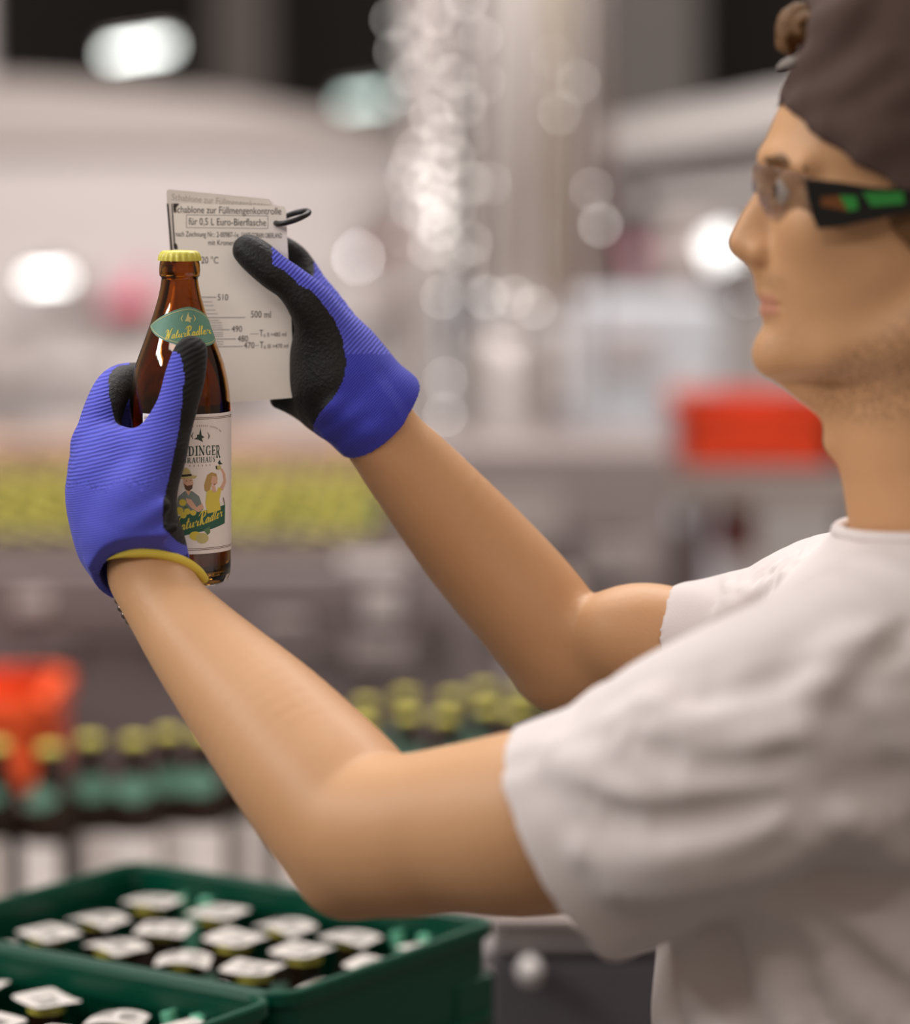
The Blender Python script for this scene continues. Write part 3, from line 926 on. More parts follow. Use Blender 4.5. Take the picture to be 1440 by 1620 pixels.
def poly_on(bm, pts, off, mi=0, step=0.05):
    """polygon in (angle, z) laid on the bottle's surface"""
    b2 = bmesh.new()
    vs_ = [b2.verts.new((a, z, 0)) for a, z in pts]
    for t in tessellate_polygon([[Vector((a, z * 20, 0)) for a, z in pts]]):
        try: b2.faces.new([vs_[i] for i in t])
        except ValueError: pass
    lo, hi = min(a for a, z in pts), max(a for a, z in pts)
    k = math.ceil(lo / step)
    while k * step < hi:
        bmesh.ops.bisect_plane(b2, geom=list(b2.verts) + list(b2.edges) + list(b2.faces), plane_co=(k * step, 0, 0), plane_no=(1, 0, 0)); k += 1
    zl_, zh_ = min(z for a, z in pts), max(z for a, z in pts)
    if zh_ > 0.12:
        k = math.ceil(zl_ / 0.003)
        while k * 0.003 < zh_:
            bmesh.ops.bisect_plane(b2, geom=list(b2.verts) + list(b2.edges) + list(b2.faces), plane_co=(0, k * .003, 0), plane_no=(0, 1, 0)); k += 1
    for v in b2.verts: v.co = on_bottle(v.co.x, v.co.y, off)
    for f in b2.faces: f.smooth = True
    join(bm, b2, None, mi)


def stroke_poly(pts, ws):
    """outline polygons (quads) of a brush stroke"""
    pts = [Vector((p[0], p[1], 0)) for p in pts]; n = len(pts)
    if not isinstance(ws, (list, tuple)): ws = [ws] * n
    L, R = [], []
    for i in range(n):
        t = (pts[min(i + 1, n - 1)] - pts[max(i - 1, 0)]).normalized(); nn = Vector((-t.y, t.x, 0)) * ws[i] / 2
        L.append(pts[i] + nn); R.append(pts[i] - nn)
    return [[(L[i].x, L[i].y), (R[i].x, R[i].y), (R[i + 1].x, R[i + 1].y), (L[i + 1].x, L[i + 1].y)] for i in range(n - 1)]


T, t_ = .19, .085
SERIF = {
    'E': (.62, [([(.16, 0), (.16, 1)], T), ([(0, .045), (.58, .045)], t_), ([(0, .955), (.56, .955)], t_), ([(.16, .5), (.48, .5)], t_), ([(.56, .02), (.56, .24)], t_), ([(.54, .98), (.54, .77)], t_), ([(.46, .4), (.46, .6)], t_)]),
    'R': (.78, [([(.16, 0), (.16, 1)], T), ([(0, .045), (.34, .045)], t_), ([(0, .955), (.36, .955)], t_), ([(.3, .955), (.48, .92), (.55, .75), (.48, .57), (.3, .5)], [t_, .15, T, .15, t_]), ([(.34, .52), (.66, .0)], T), ([(.56, .045), (.8, .045)], t_)]),
    'D': (.78, [([(.16, 0), (.16, 1)], T), ([(0, .045), (.42, .045)], t_), ([(0, .955), (.42, .955)], t_), ([(.36, .955), (.56, .86), (.64, .5), (.56, .14), (.36, .045)], [t_, .16, T, .16, t_])]),
    'I': (.36, [([(.18, 0), (.18, 1)], T), ([(0, .045), (.36, .045)], t_), ([(0, .955), (.36, .955)], t_)]),
    'N': (.84, [([(.14, 0), (.14, .97)], t_), ([(0, .045), (.28, .045)], t_), ([(.1, .98), (.68, .02)], T), ([(.68, .02), (.68, 1)], t_), ([(.54, .955), (.84, .955)], t_), ([(0, .955), (.2, .955)], t_)]),
    'G': (.8, [([(.62, .8), (.5, .95), (.36, .96), (.18, .84), (.11, .5), (.18, .16), (.36, .045), (.52, .07), (.6, .18)], [t_, t_, .1, .17, T, .17, .1, t_, t_]), ([(.6, .04), (.6, .44)], .16), ([(.46, .44), (.76, .44)], t_), ([(.62, .68), (.62, .96)], t_)]),
    'B': (.7, [([(.16, 0), (.16, 1)], T), ([(0, .045), (.4, .045)], t_), ([(0, .955), (.36, .955)], t_), ([(.3, .955), (.47, .91), (.52, .74), (.46, .57), (.3, .52)], [t_, .15, T, .15, t_]), ([(.3, .52), (.5, .47), (.58, .27), (.5, .09), (.3, .045)], [t_, .15, T, .15, t_])]),
    'A': (.76, [([(.38, 1), (.1, 0)], .1), ([(.38, 1), (.64, 0)], T), ([(.2, .34), (.54, .34)], t_), ([(0, .045), (.22, .045)], t_), ([(.5, .045), (.78, .045)], t_)]),
    'U': (.8, [([(.16, 1), (.16, .3), (.22, .1), (.38, .04), (.54, .1), (.62, .3), (.62, 1)], [T, T, .15, t_, t_, t_, t_]), ([(0, .955), (.34, .955)], t_), ([(.5, .955), (.76, .955)], t_)]),
    'H': (.86, [([(.16, 0), (.16, 1)], T), ([(.66, 0), (.66, 1)], T), ([(.16, .5), (.66, .5)], t_), ([(0, .045), (.32, .045)], t_), ([(0, .955), (.32, .955)], t_), ([(.5, .045), (.82, .045)], t_), ([(.5, .955), (.82, .955)], t_)]),
    'S': (.6, [([(.5, .74), (.44, .92), (.3, .96), (.16, .9), (.12, .76), (.2, .6), (.4, .44), (.47, .26), (.4, .08), (.26, .04), (.12, .1), (.06, .28)], [t_, t_, t_, .13, .16, T, T, .16, .13, t_, t_, t_])]),
}
b_ = .13
SCRIPT = {
    'N': (.66, [([(-.16, .72), (-.1, .92), (.04, .98), (.1, .9), (.1, 0)], [.06, .1, .1, .13, .16]), ([(.1, .92), (.38, .04)], .16), ([(.38, .04), (.42, .8), (.5, 1.02), (.62, 1.02)], [.14, .13, .1, .07])]),
    'a': (.40, [([(.3, .4), (.16, .46), (.04, .26), (.08, .04), (.2, .05), (.3, .4)], [.09, b_, .14, b_, .09, .09]), ([(.3, .44), (.28, .12), (.34, .02), (.44, .14)], [b_, b_, .1, .07])]),
    't': (.30, [([(.12, .9), (.07, .18), (.13, .03), (.28, .14)], [b_, .14, .11, .07]), ([(-.03, .56), (.27, .6)], .09)]),
    'u': (.42, [([(.02, .45), (.03, .12), (.12, .03), (.24, .16), (.28, .45)], [b_, .14, .1, .08, b_]), ([(.28, .45), (.28, .12), (.34, .02), (.44, .14)], [b_, b_, .1, .07])]),
    'r': (.34, [([(.0, .3), (.08, .52), (.12, .38), (.26, .40), (.22, .12), (.28, .02), (.38, .12)], [.06, .11, .09, b_, .13, .1, .06])]),
    'R': (.56, [([(.12, 0), (.16, .98)], .16), ([(-.14, .74), (-.02, .98), (.28, 1.06), (.46, .92), (.42, .66), (.18, .5)], [.06, .1, .12, .15, .14, .08]), ([(.18, .5), (.34, .08), (.46, .0), (.58, .12)], [.12, .15, .1, .06])]),
    'd': (.42, [([(.3, .4), (.16, .46), (.04, .26), (.08, .04), (.2, .05), (.3, .4)], [.09, b_, .14, b_, .09, .09]), ([(.36, 1.02), (.28, .16), (.33, .02), (.44, .14)], [.12, .14, .1, .07])]),
    'l': (.24, [([(.0, .16), (.18, .7), (.2, 1.0), (.12, .98), (.06, .3), (.11, .02), (.24, .14)], [.06, .07, .1, .11, .14, .11, .07])]),
    'e': (.34, [([(.04, .2), (.22, .3), (.2, .45), (.1, .44), (.03, .22), (.09, .03), (.2, .04), (.34, .16)], [.06, .08, .1, b_, .14, .12, .08, .06])]),
}


def glyph_run(table, text, fn, gap=.08, shear=0.0):
    """polygons of a word: fn maps (x in 0..1 along the word, y in cap heights) to the surface"""
    tot = sum(table[c][0] + gap for c in text) - gap; x = 0; out = []
    for c in text:
        w_, st = table[c]
        for pts, ws in st:
            for q in stroke_poly(pts, ws):
                out.append([fn((x + px + shear * py) / tot, py, c, x / tot) for px, py in q])
        x += w_ + gap
    return out


def band_on(z0, z1, a0, a1, off, m, name, parent, n=60, shape=None, nz=4):
    bm = bmesh.new(); rows = []
    for j in range(nz + 1):
        row = []
        for i in range(n + 1):
            a = a0 + (a1 - a0) * i / n
            lo, hi = (z0, z1) if shape is None else shape(a)
            row.append(bm.verts.new(on_bottle(a, lo + (hi - lo) * j / nz, off)))
        rows.append(row)
    for j in range(nz):
        for i in range(n):
            f = bm.faces.new([rows[j][i], rows[j][i + 1], rows[j + 1][i + 1], rows[j + 1][i]]); f.smooth = True
    return obj(name, bm, m, parent, True, (0, 0, 0))


ink = lambda nm, c: mat('print_' + nm, S(*c), 0.6)
I_green, I_dgreen, I_yel, I_brown = ink('green', (44, 98, 80)), ink('dark_green', (52, 72, 62)), ink('yellow', (226, 208, 84)), ink('brown', (120, 92, 78))
I_straw, I_black, I_skin, I_beard = ink('straw', (206, 190, 130)), ink('black', (52, 46, 42)), ink('skin', (226, 182, 154)), ink('beard', (98, 70, 52))
I_shirt, I_blond, I_leaf, I_faint, I_gold = ink('blue_grey', (128, 142, 140)), ink('blond', (190, 156, 92)), ink('leaf', (96, 132, 88)), ink('faint', (188, 170, 164)), ink('gold', (206, 196, 130))
PRINT = [I_green, I_dgreen, I_yel, I_brown, I_straw, I_black, I_skin, I_beard, I_shirt, I_blond, I_leaf, I_faint, I_gold]
IX = {m.name: i for i, m in enumerate(PRINT)}
zlab0, zlab1 = inv(323, 876)[1], inv(323, 656)[1]
front = band_on(zlab0, zlab1, A0 - math.radians(69), A0 + math.radians(69), .00025, M_paper, 'front_label', bottle, 60)
bm = bmesh.new()
O1, O2, O3, O4 = .00034, .00040, .00046, .00052


def pp(pts, m, off): poly_on(bm, [inv(u, v) for u, v in pts], off, IX[m.name])


def circ(u, v, r, n=14, k=1.0): return [(u + r * math.cos(2 * math.pi * i / n), v + r * k * math.sin(2 * math.pi * i / n)) for i in range(n)]


# double rules near the label's ends
for z, h in ((zlab1 - .0026, .0004), (zlab1 - .0036, .0004), (zlab0 + .0026, .0004), (zlab0 + .0036, .0004)):
    a0, a1 = A0 - math.radians(67), A0 + math.radians(67)
    poly_on(bm, [(a0, z), (a1, z), (a1, z + h), (a0, z + h)], O1, IX[I_brown.name])
# faint arc of tiny marks and the row below the name
for k in range(30):
    ph = math.radians(-62 + k * 124 / 29)
    s = 0.020 * math.sin(ph); z = zlab1 - .0085 - .010 * (1 - math.cos(ph)) * .9
    if k % 7 == 5: continue
    a = A0 + s / .035
    poly_on(bm, [(a - .009, z), (a + .009, z), (a + .008, z + .0012), (a - .008, z + .0012)], O1, IX[I_faint.name])
for k in range(6):
    a, z = A0 + (k - 2.5) * .085, inv(323, 738)[1]
    poly_on(bm, [(a - .012, z), (a + .012, z), (a + .012, z + .0013), (a - .012, z + .0013)], O1, IX[I_faint.name])
# emblem: leaf star between two sprigs
pp([(323, 677), (325, 689), (329, 692), (325, 694), (327, 700), (320, 696), (313, 695), (318, 692), (318, 688), (321, 688)], I_dgreen, O1)
for sx in (-1, 1):
    for q in stroke_poly([(323 + sx * 10.5, 684), (323 + sx * 13, 690), (323 + sx * 11.5, 695)], [.6, 1.8, .8]): pp(q, I_dgreen, O1)
# brewery words
zb, zt = inv(326, 720.5)[1], inv(326, 705)[1]; hc = zt - zb
def f_top(x, y, c, x0):
    e = (abs(x - .5) * 2); ext = 1.0 if (x0 < .04 or x0 > .82) else 0.0
    return (A0 + (x - .5) * .0343 / .035, zb + hc * (y - ext * (1 - y) * .28) - .0006 * e)
for q in glyph_run(SERIF, 'ERDINGER', f_top, .09): poly_on(bm, q, O1, IX[I_dgreen.name], .2)
zb2, zt2 = inv(326, 732)[1], inv(326, 723.4)[1]
for q in glyph_run(SERIF, 'BRAUHAUS', lambda x, y, c, x0: (A0 + (x - .5) * .0242 / .035, zb2 + (zt2 - zb2) * y), .10): poly_on(bm, q, O1, IX[I_dgreen.name], .2)
pp([(348, 732), (351, 727), (352, 731), (355, 734), (350, 735)], I_dgreen, O1)
# picture: bearded man in a straw hat with lemons, woman in a yellow dress
pp([(285, 812), (289, 786), (299, 777), (311, 777), (321, 785), (327, 806), (314, 814)], I_shirt, O1)
pp([(297, 757), (311, 756), (312.5, 766), (308, 774), (300, 774), (297, 765)], I_skin, O2)
pp([(298, 765), (303, 768.5), (311.5, 767), (310.5, 773), (305.5, 777), (300, 774)], I_beard, O3)
pp([(300, 776), (309, 776), (305, 784)], I_skin, O2)
pp([(284, 757), (296, 752.5), (311, 752), (318, 752.5), (315, 757), (300, 758)], I_straw, O3)
pp([(294.5, 753), (296, 743), (302, 739.5), (307, 744), (309.5, 752)], I_straw, O3)
pp([(294, 754.5), (294.6, 751), (309.4, 749.6), (310, 753)], I_black, O4)
pp([(301, 760), (303, 760), (303, 761.5), (301, 761.5)], I_beard, O3); pp([(307, 759.6), (309, 759.6), (309, 761), (307, 761)], I_beard, O3)
pp([(301, 788), (309, 790), (317, 802), (325, 796), (328, 803), (320, 810), (310, 804), (302, 795)], I_skin, O2)
for u, v, r in ((296, 795, 5.5), (303, 809, 5), (291, 808, 6), (312, 811, 4.5), (297, 815, 5), (284, 812, 5)): pp(circ(u, v, r), I_yel, O3)
pp([(299, 800), (305, 801), (302, 804), (297, 804)], I_leaf, O4)
pp([(330, 760), (333, 751), (339, 747), (346, 749), (348, 758), (341, 760), (338, 770), (335, 780), (329, 776), (328, 768)], I_blond, O1)
pp([(340, 752.5), (347, 754), (347.5, 764), (342, 769), (338, 763)], I_skin, O2)
pp([(341.5, 765.6), (345.5, 764.6), (343.6, 767)], ink('red', (170, 84, 84)) if False else I_beard, O3)
pp([(339, 768), (344, 768), (346, 779), (340, 781)], I_skin, O2)
pp([(332, 778), (338, 773.5), (341, 779), (346, 778), (349, 770), (353, 773), (350, 790), (352, 806), (333, 812), (330, 796)], I_yel, O3)
pp([(350, 773), (356, 760), (354.5, 748), (351.5, 743), (354.5, 741), (358.5, 750), (359.5, 762), (355, 776)], I_skin, O1)
pp([(346.5, 737), (351.5, 735.5), (353.5, 742), (348, 743.5)], I_gold, O2)
pp([(344.8, 737), (346.6, 736.6), (347.6, 743), (345.6, 742)], I_black, O2)
# banner
pp([(262, 826), (275, 820), (300, 814), (330, 807), (358, 797.5), (357.5, 827), (340, 836), (310, 844), (277, 852.5), (262, 856)], I_green, O2)
pp([(356, 786), (358, 797), (357, 798), (355, 788)], I_brown, O2)
def f_ban(x, y, c, x0):
    p0, p1 = inv(279, 843.5), inv(353.5, 817)
    a = p0[0] + (p1[0] - p0[0]) * x; z = p0[1] + (p1[1] - p0[1]) * x + .0002
    return (a, z + y * (.0088 if c in 'NR' else .0080))
for q in glyph_run(SCRIPT, 'NaturRadler', f_ban, .03, .22): poly_on(bm, q, O3, IX[I_yel.name], .2)
pp(circ(315, 847.5, 9, 16, .8), I_yel, O3); pp(circ(325, 851, 9.5, 16, .9), I_gold, O4)
pp([(327, 838), (336, 832.5), (337, 842), (333, 846)], I_leaf, O3)
obj('label_print', bm, PRINT, front, False, (0, 0, 0))['kind'] = 'stuff'

# neck label: pointed oval
LA = math.radians(97)
zn = inv(300, 519.5)[1]


def neck_shape(a):
    t = (a - A0) / LA
    mid = zn - .0040 * max(0, t)
    hh = .0134 * (1 - min(1, abs(t)) ** 1.7)
    return mid - hh - 1e-5, mid + hh + 1e-5


neck = band_on(0, 0, A0 - LA, A0 + LA, .00028, M_green, 'neck_label', bottle, 70, neck_shape, 12)
bm = bmesh.new()
for sgn in (-1, 1):
    for i in range(60):
        a0, a1 = A0 + LA * .93 * (i / 30 - 1), A0 + LA * .93 * ((i + 1) / 30 - 1)
        def edge(a):
            lo, hi = neck_shape(A0 + (a - A0) / .955); m_ = (lo + hi) / 2
            return m_ + sgn * (hi - lo) / 2 * .90
        poly_on(bm, [(a0, edge(a0)), (a1, edge(a1)), (a1, edge(a1) - sgn * .0004), (a0, edge(a0) - sgn * .0004)], O2, IX[I_gold.name], .2)
pp([(302, 496.5), (303.5, 504), (308, 506), (305, 508), (306, 513), (302, 511), (297, 511), (299, 507), (300, 503)], I_gold, O2)
for sx in (-1, 1):
    for q in stroke_poly([(302 + sx * 8, 501), (302 + sx * 10.5, 506.5), (302 + sx * 8.5, 511)], [.7, 1.8, .8]): pp(q, I_gold, O2)
def f_neck(x, y, c, x0):
    u, v = 267 + (335 - 267) * x, 540.5 + (530.5 - 540.5) * x - .5
    a, z = inv(u, v); return (a, z + y * (.0066 if c in 'NR' else .0060))
for q in glyph_run(SCRIPT, 'NaturRadler', f_neck, .03, .2): poly_on(bm, q, O2, IX[I_yel.name], .2)
obj('label_print', bm, PRINT, neck, False, (0, 0, 0))['kind'] = 'stuff'

# ------------------------------------------------------------------ fill gauge: two plastic cards on a ring
M_card = mat('card_plastic', S(244, 236, 228), 0.38, vary=0.02, vscale=60)
M_card2 = mat('card_plastic_frosted', S(224, 215, 208), 0.3)
M_txt = mat('card_ink', S(44, 40, 40), 0.6); M_txt2 = mat('card_ink_worn', S(172, 162, 154), 0.6); M_edge = mat('card_edge_dark', S(52, 42, 36), 0.5)
DC = 2.2785
gauge = empty('fill_gauge', W(375, 480, DC + .004))
tag(gauge, 'two white measuring cards on a black ring, held in the right glove', 'gauge')


def card(name, corners, d, th, m, rad=7):
    pts = []
    C4 = [Vector((u, v)) for u, v in corners]
    for i in range(4):
        p, a, b = C4[i], C4[i - 1], C4[(i + 1) % 4]
        da, db = (a - p).normalized() * rad, (b - p).normalized() * rad
        for k in range(5):
            t = k / 4; q = (p + da) * (1 - t) ** 2 + p * 2 * t * (1 - t) + (p + db) * t * t; pts.append((q.x, q.y))
    n = len(pts); bm = bmesh.new()
    f = [bm.verts.new(W(u, v, d)) for u, v in pts]
    off = W(0, 0, d + th) - W(0, 0, d)
    back = [bm.verts.new(W(u, v, d) + Vector((0, CP, -SP)) * th) for u, v in pts]
    bm.faces.new(f); bm.faces.new(back[::-1])
    for i in range(n): bm.faces.new([f[i], back[i], back[(i + 1) % n], f[(i + 1) % n]])
    return obj(name, bm, m, gauge)


card_f = card('card', [(271, 321), (452, 326), (467, 629), (289, 643)], DC, .0016, M_card)
card_f['label'] = 'front white card with printed scale'
card_b = card('card', [(263, 299), (429, 315), (452, 631), (282, 632)], DC + .0040, .0016, M_card2)
card_b['label'] = 'rear frosted card with faded print'


def text_mesh(body, bold=0.0):
    cu = bpy.data.curves.new('t', 'FONT'); cu.body = body; cu.size = 1.0; cu.resolution_u = 3; cu.offset = bold
    o = bpy.data.objects.new('t', cu); COL.objects.link(o)
    bpy.context.view_layer.update()
    me = bpy.data.meshes.new_from_object(o.evaluated_get(bpy.context.evaluated_depsgraph_get()))
    bpy.data.objects.remove(o); bpy.data.curves.remove(cu)
    return me


def text_on(bm, body, u0, v0, u1, v1, cap_px, d, ref=None, bold=0.0):
    """flat print on the card: baseline from (u0, v0) to (u1, v1)"""
    me = text_mesh(body, bold)
    n = len(me.vertices); co = np.empty(n * 3); me.vertices.foreach_get('co', co); co = co.reshape(-1, 3)
    x0, x1 = co[:, 0].min(), co[:, 0].max(); ch = 0.715
    vs2 = []
    for x, y, _ in co:
        t = (x - x0) / (x1 - x0)
        vs2.append(bm.verts.new(W(u0 + (u1 - u0) * t, v0 + (v1 - v0) * t - y / ch * cap_px, d)))
    for p in me.polygons:
        try: bm.faces.new([vs2[i] for i in p.vertices])
        except ValueError: pass
    bpy.data.meshes.remove(me)


def line_on(bm, u0, v0, u1, v1, w, d):
    t = Vector((u1 - u0, v1 - v0)).normalized(); nx, ny = -t.y * w / 2, t.x * w / 2
    bm.faces.new([bm.verts.new(W(u, v, d)) for u, v in ((u0 + nx, v0 + ny), (u1 + nx, v1 + ny), (u1 - nx, v1 - ny), (u0 - nx, v0 - ny))])


dp = DC - .00012
bm = bmesh.new()
text_on(bm, 'Schablone zur Füllmengenkontrolle', 275, 336.5, 445, 339.5, 11.5, dp)
text_on(bm, 'für 0,5 L Euro-Bierflasche', 298.5, 355.5, 421, 357.5, 11.5, dp)
for q in ((295, 340, 424, 341.5), (295, 360, 424, 361.5)): line_on(bm, *q, .6, dp)
line_on(bm, 295, 340, 295, 360, .6, dp); line_on(bm, 424, 341.5, 424, 361.5, .6, dp)
text_on(bm, 'nach Zeichnung Nr.: 2-00987-1e', 278, 374, 377.5, 375.5, 8.5, dp)
text_on(bm, 'SAINT-GOBAIN OBERLAND', 382, 375.7, 446, 376.8, 8.2, dp)
text_on(bm, 'mit Kronenkorken', 329.5, 387.5, 396, 388.5, 8.5, dp)
text_on(bm, '20 °C', 318.5, 416.5, 345.5, 417, 11, dp)
line_on(bm, 300, 470.2, 342.5, 470.2, .8, dp); text_on(bm, '510', 344.5, 475, 361, 475, 10.2, dp)
for v, u in ((477.5, 336), (483.5, 338), (490.5, 341), (496.5, 344)): line_on(bm, 310, v, u, v, .6, dp)
line_on(bm, 315, 502.6, 388, 502.2, .8, dp); text_on(bm, '500 ml', 397, 502.3, 428.5, 503, 11, dp)
for v, u in ((507, 347), (510.5, 351), (515, 352), (518.5, 352)): line_on(bm, 325, v, u, v, .6, dp)
line_on(bm, 330, 522, 364, 521.6, .8, dp); text_on(bm, '490', 366.5, 525, 383, 525, 10, dp)
for v, u in ((526, 353), (529, 353), (532, 353)): line_on(bm, 330, v, u, v, .6, dp)
line_on(bm, 335, 536.6, 373.5, 536.2, .8, dp); text_on(bm, '480', 376, 540.5, 392.5, 540.5, 10, dp)
for v, u in ((540.5, 354), (544.5, 353)): line_on(bm, 335, v, u, v, .6, dp)
line_on(bm, 335, 548.6, 384, 548.0, .8, dp); text_on(bm, '470', 386, 551, 402.5, 551, 10, dp)
line_on(bm, 396, 528.4, 410, 528.2, .6, dp); line_on(bm, 404, 546.6, 410, 546.4, .6, dp)
text_on(bm, 'T', 410.5, 532, 416.5, 532, 10.5, dp); text_on(bm, 'u II =485 ml', 417, 533, 453, 532, 7, dp)
text_on(bm, 'T', 411, 550.5, 417, 550.5, 10.5, dp); text_on(bm, 'u III =470 ml', 417.5, 551.5, 456, 550.2, 7, dp)
obj('card_print', bm, M_txt, card_f)['kind'] = 'stuff'
bm = bmesh.new()
P2 = lambda pts, d: bm.faces.new([bm.verts.new(W(u, v, d)) for u, v in pts])
P2([(271.2, 322.5), (272.8, 321.6), (277.6, 392), (275.4, 392)], dp)
P2([(274, 321.8), (284, 322), (279, 328), (277, 336), (274.5, 333)], dp - .0001)
P2([(274.5, 386), (279, 385), (281, 391), (280, 395), (275.5, 394)], dp - .0001)
obj('worn_edge', bm, M_edge, card_f)
bm = bmesh.new()
text_on(bm, 'Schablone zur Füllmengenkontrolle', 272, 316.5, 438, 331, 10.5, DC + .0040 - .00012)
obj('card_print', bm, M_txt2, card_b)['kind'] = 'stuff'
bm = bmesh.new(); P2([(263.6, 322), (266.6, 322), (273, 396), (270, 396)], DC + .0039); obj('worn_edge', bm, M_edge, card_b)
# ring through the corner holes
bm = bmesh.new()
c0 = W(462.5, 344, DC + .002); ax1 = (W(489, 336, DC + .002) - W(437, 353, DC + .002)) / 2; ax2 = Vector((-.0006, .0120, .0022))
pts = [c0 + ax1 * math.cos(2 * math.pi * k / 40) + ax2 * math.sin(2 * math.pi * k / 40) for k in range(41)]
add_tube(bm, pts, .0021, 8, flat=1.0); bmesh.ops.remove_doubles(bm, verts=bm.verts, dist=1e-5)
obj('ring', bm, M_black, gauge, True)
bm = bmesh.new(); bm.faces.new([bm.verts.new(W(437.5 + 3.2 * math.cos(a * math.pi / 6), 354 + 3.2 * math.sin(a * math.pi / 6), dp - .0001)) for a in range(12)])
obj('ring_hole', bm, M_edge, card_f)
# ------------------------------------------------------------------ the worker
Y0 = 2.03


def skin_material():
    m = mat('skin', (0.60, 0.34, 0.19, 1), 0.5, bump=0.12, bscale=260, sss=0.10, spec=0.45)
    nt = m.node_tree; b = nt.nodes['Principled BSDF']
    tc = nt.nodes.new('ShaderNodeTexCoord')
    def noise(scale, det):
        n = nt.nodes.new('ShaderNodeTexNoise'); n.inputs['Scale'].default_value = scale; n.inputs['Detail'].default_value = det
        nt.links.new(tc.outputs['Object'], n.inputs['Vector']); return n.outputs['Fac']
    def mix(f, A, Bc):
        mx = nt.nodes.new('ShaderNodeMix'); mx.data_type = 'RGBA'
        nt.links.new(f, mx.inputs['Factor'])
        for k, c in (('A', A), ('B', Bc)):
            if isinstance(c, tuple): mx.inputs[k].default_value = c
            else: nt.links.new(c, mx.inputs[k])
        return mx.outputs['Result']
    base = mix(noise(14, 6), (0.55, 0.29, 0.135, 1), (0.645, 0.37, 0.192, 1))
    def attr(nm, nz=None):
        a = nt.nodes.new('ShaderNodeAttribute'); a.attribute_name = nm
        if nz is None: return a.outputs['Fac']
        mm = nt.nodes.new('ShaderNodeMath'); mm.operation = 'MULTIPLY'
        r = nt.nodes.new('ShaderNodeMapRange'); r.inputs['From Min'].default_value = .35; r.inputs['From Max'].default_value = .6
        nt.links.new(nz, r.inputs['Value']); nt.links.new(a.outputs['Fac'], mm.inputs[0]); nt.links.new(r.outputs['Result'], mm.inputs[1])
        return mm.outputs['Value']
    c = mix(attr('stubble', noise(420, 4)), base, (0.17, 0.085, 0.035, 1))
    c = mix(attr('lips'), c, (0.52, 0.215, 0.15, 1))
    nt.links.new(c, b.inputs['Base Color'])
    return m


M_skin = skin_material()

HEAD = [(6, 1440, 1570, .030), (20, 1392, 1620, .050), (50, 1328, 1668, .063), (90, 1284, 1694, .071), (130, 1254, 1706, .0755), (170, 1234, 1710, .077),
        (200, 1221, 1710, .077), (225, 1212, 1706, .0765), (245, 1210, 1700, .0755), (262, 1216, 1694, .074), (285, 1228, 1684, .0725), (330, 1222, 1664, .0705),
        (380, 1216, 1640, .0685), (418, 1209, 1620, .066), (445, 1206, 1600, .063), (470, 1212, 1580, .060), (498, 1216, 1560, .056), (520, 1213, 1540, .052),
        (548, 1207, 1510, .047), (570, 1206, 1490, .042), (586, 1216, 1480, .035), (597, 1245, 1465, .024)]
near_arm = [((236, 912, 2.178), .0275), ((268, 965, 2.165), .0285), ((305, 1012, 2.150), .0325), ((350, 1063, 2.13), .0375), ((425, 1146, 2.095), .0452), ((515, 1250, 2.055), .0515),
            ((572, 1312, 2.03), .0520), ((640, 1322, 2.005), .0510), ((720, 1312, 1.985), .0515), ((845, 1302, 1.955), .0575), ((1000, 1265, 1.925), .056), ((1330, 1134, 1.87), .050)]
far_arm = [((590, 672, 2.283), .0270), ((622, 712, 2.290), .0295), ((655, 750, 2.297), .0328), ((745, 856, 2.315), .0398), ((828, 950, 2.332), .0425), ((880, 1012, 2.340), .0420),
           ((915, 1030, 2.338), .0385), ((965, 1018, 2.328), .0375), ((1030, 1012, 2.312), .0385), ((1100, 1014, 2.298), .0350), ((1160, 1008, 2.28), .031), ((1290, 985, 2.23), .036)]
WA = lambda ch: ([W(*p) for p, r in ch], [r for p, r in ch])

B = Field((-0.26, 1.72, 0.96), (0.44, 2.44, 1.86), 0.0026)
B.slices(HEAD, Y0, n=2.25)
hp = lambda u, v, dy=0.0: WY(u, v, Y0) + Vector((0, dy, 0))
# under jaw, neck
B.tube([hp(1240, 572), hp(1320, 608), hp(1420, 640)], [.013, .022, .034], .018)
B.tube([hp(1478, 520), hp(1472, 660), hp(1482, 740), hp(1498, 840), hp(1505, 960)], [.060, .0615, .0600, .0610, .060], .014)
B.ball(hp(1324, 700), .007, .014)
for sy in (-1, 1):
    B.tube([hp(1330, 548, sy * .034), hp(1420, 528, sy * .052), hp(1490, 470, sy * .060)], [.014, .016, .016], .02)      # jaw
    B.ball(hp(1290, 352, sy * .040), .022, .022)                                                                    # cheekbone
    B.tube([hp(1219, 256, sy * .010), hp(1228, 253, sy * .028), hp(1258, 262, sy * .050)], [.0065, .0075, .006], .012)      # brow
    B.ball(hp(1219, 298, sy * .032), .013, .012, op='cut', sc=(1, 1.2, .95))                                             # socket
    B.ball(hp(1250, 300, sy * .031), .0118, .002)                                                                   # lids
    B.ball(hp(1201, 398, sy * .0105), .0078, .006)                                                                  # nostril wing
    B.ball(hp(1186, 411, sy * .006), .0032, .003, op='cut', sc=(1.4, 1, .8))
    # ear
    B.ball(hp(1492, 330, sy * .073), .029, .006, sc=(.75, .30, 1.1))
    B.ball(hp(1488, 322, sy * .0835), .017, .004, op='cut', sc=(.7, .35, 1.1))
B.tube([hp(1232, 276), hp(1206, 318), hp(1187, 350), hp(1172, 382)], [.0065, .0062, .0070, .0076], .009)
B.tube([hp(1232, 296), hp(1216, 345), hp(1201, 386)], [.0075, .0098, .0115], .008)
B.tube([hp(1180, 392), hp(1206, 410)], [.0065, .007], .006)
B.tube([hp(1208, 425), hp(1212, 455)], [.006, .007], .008)
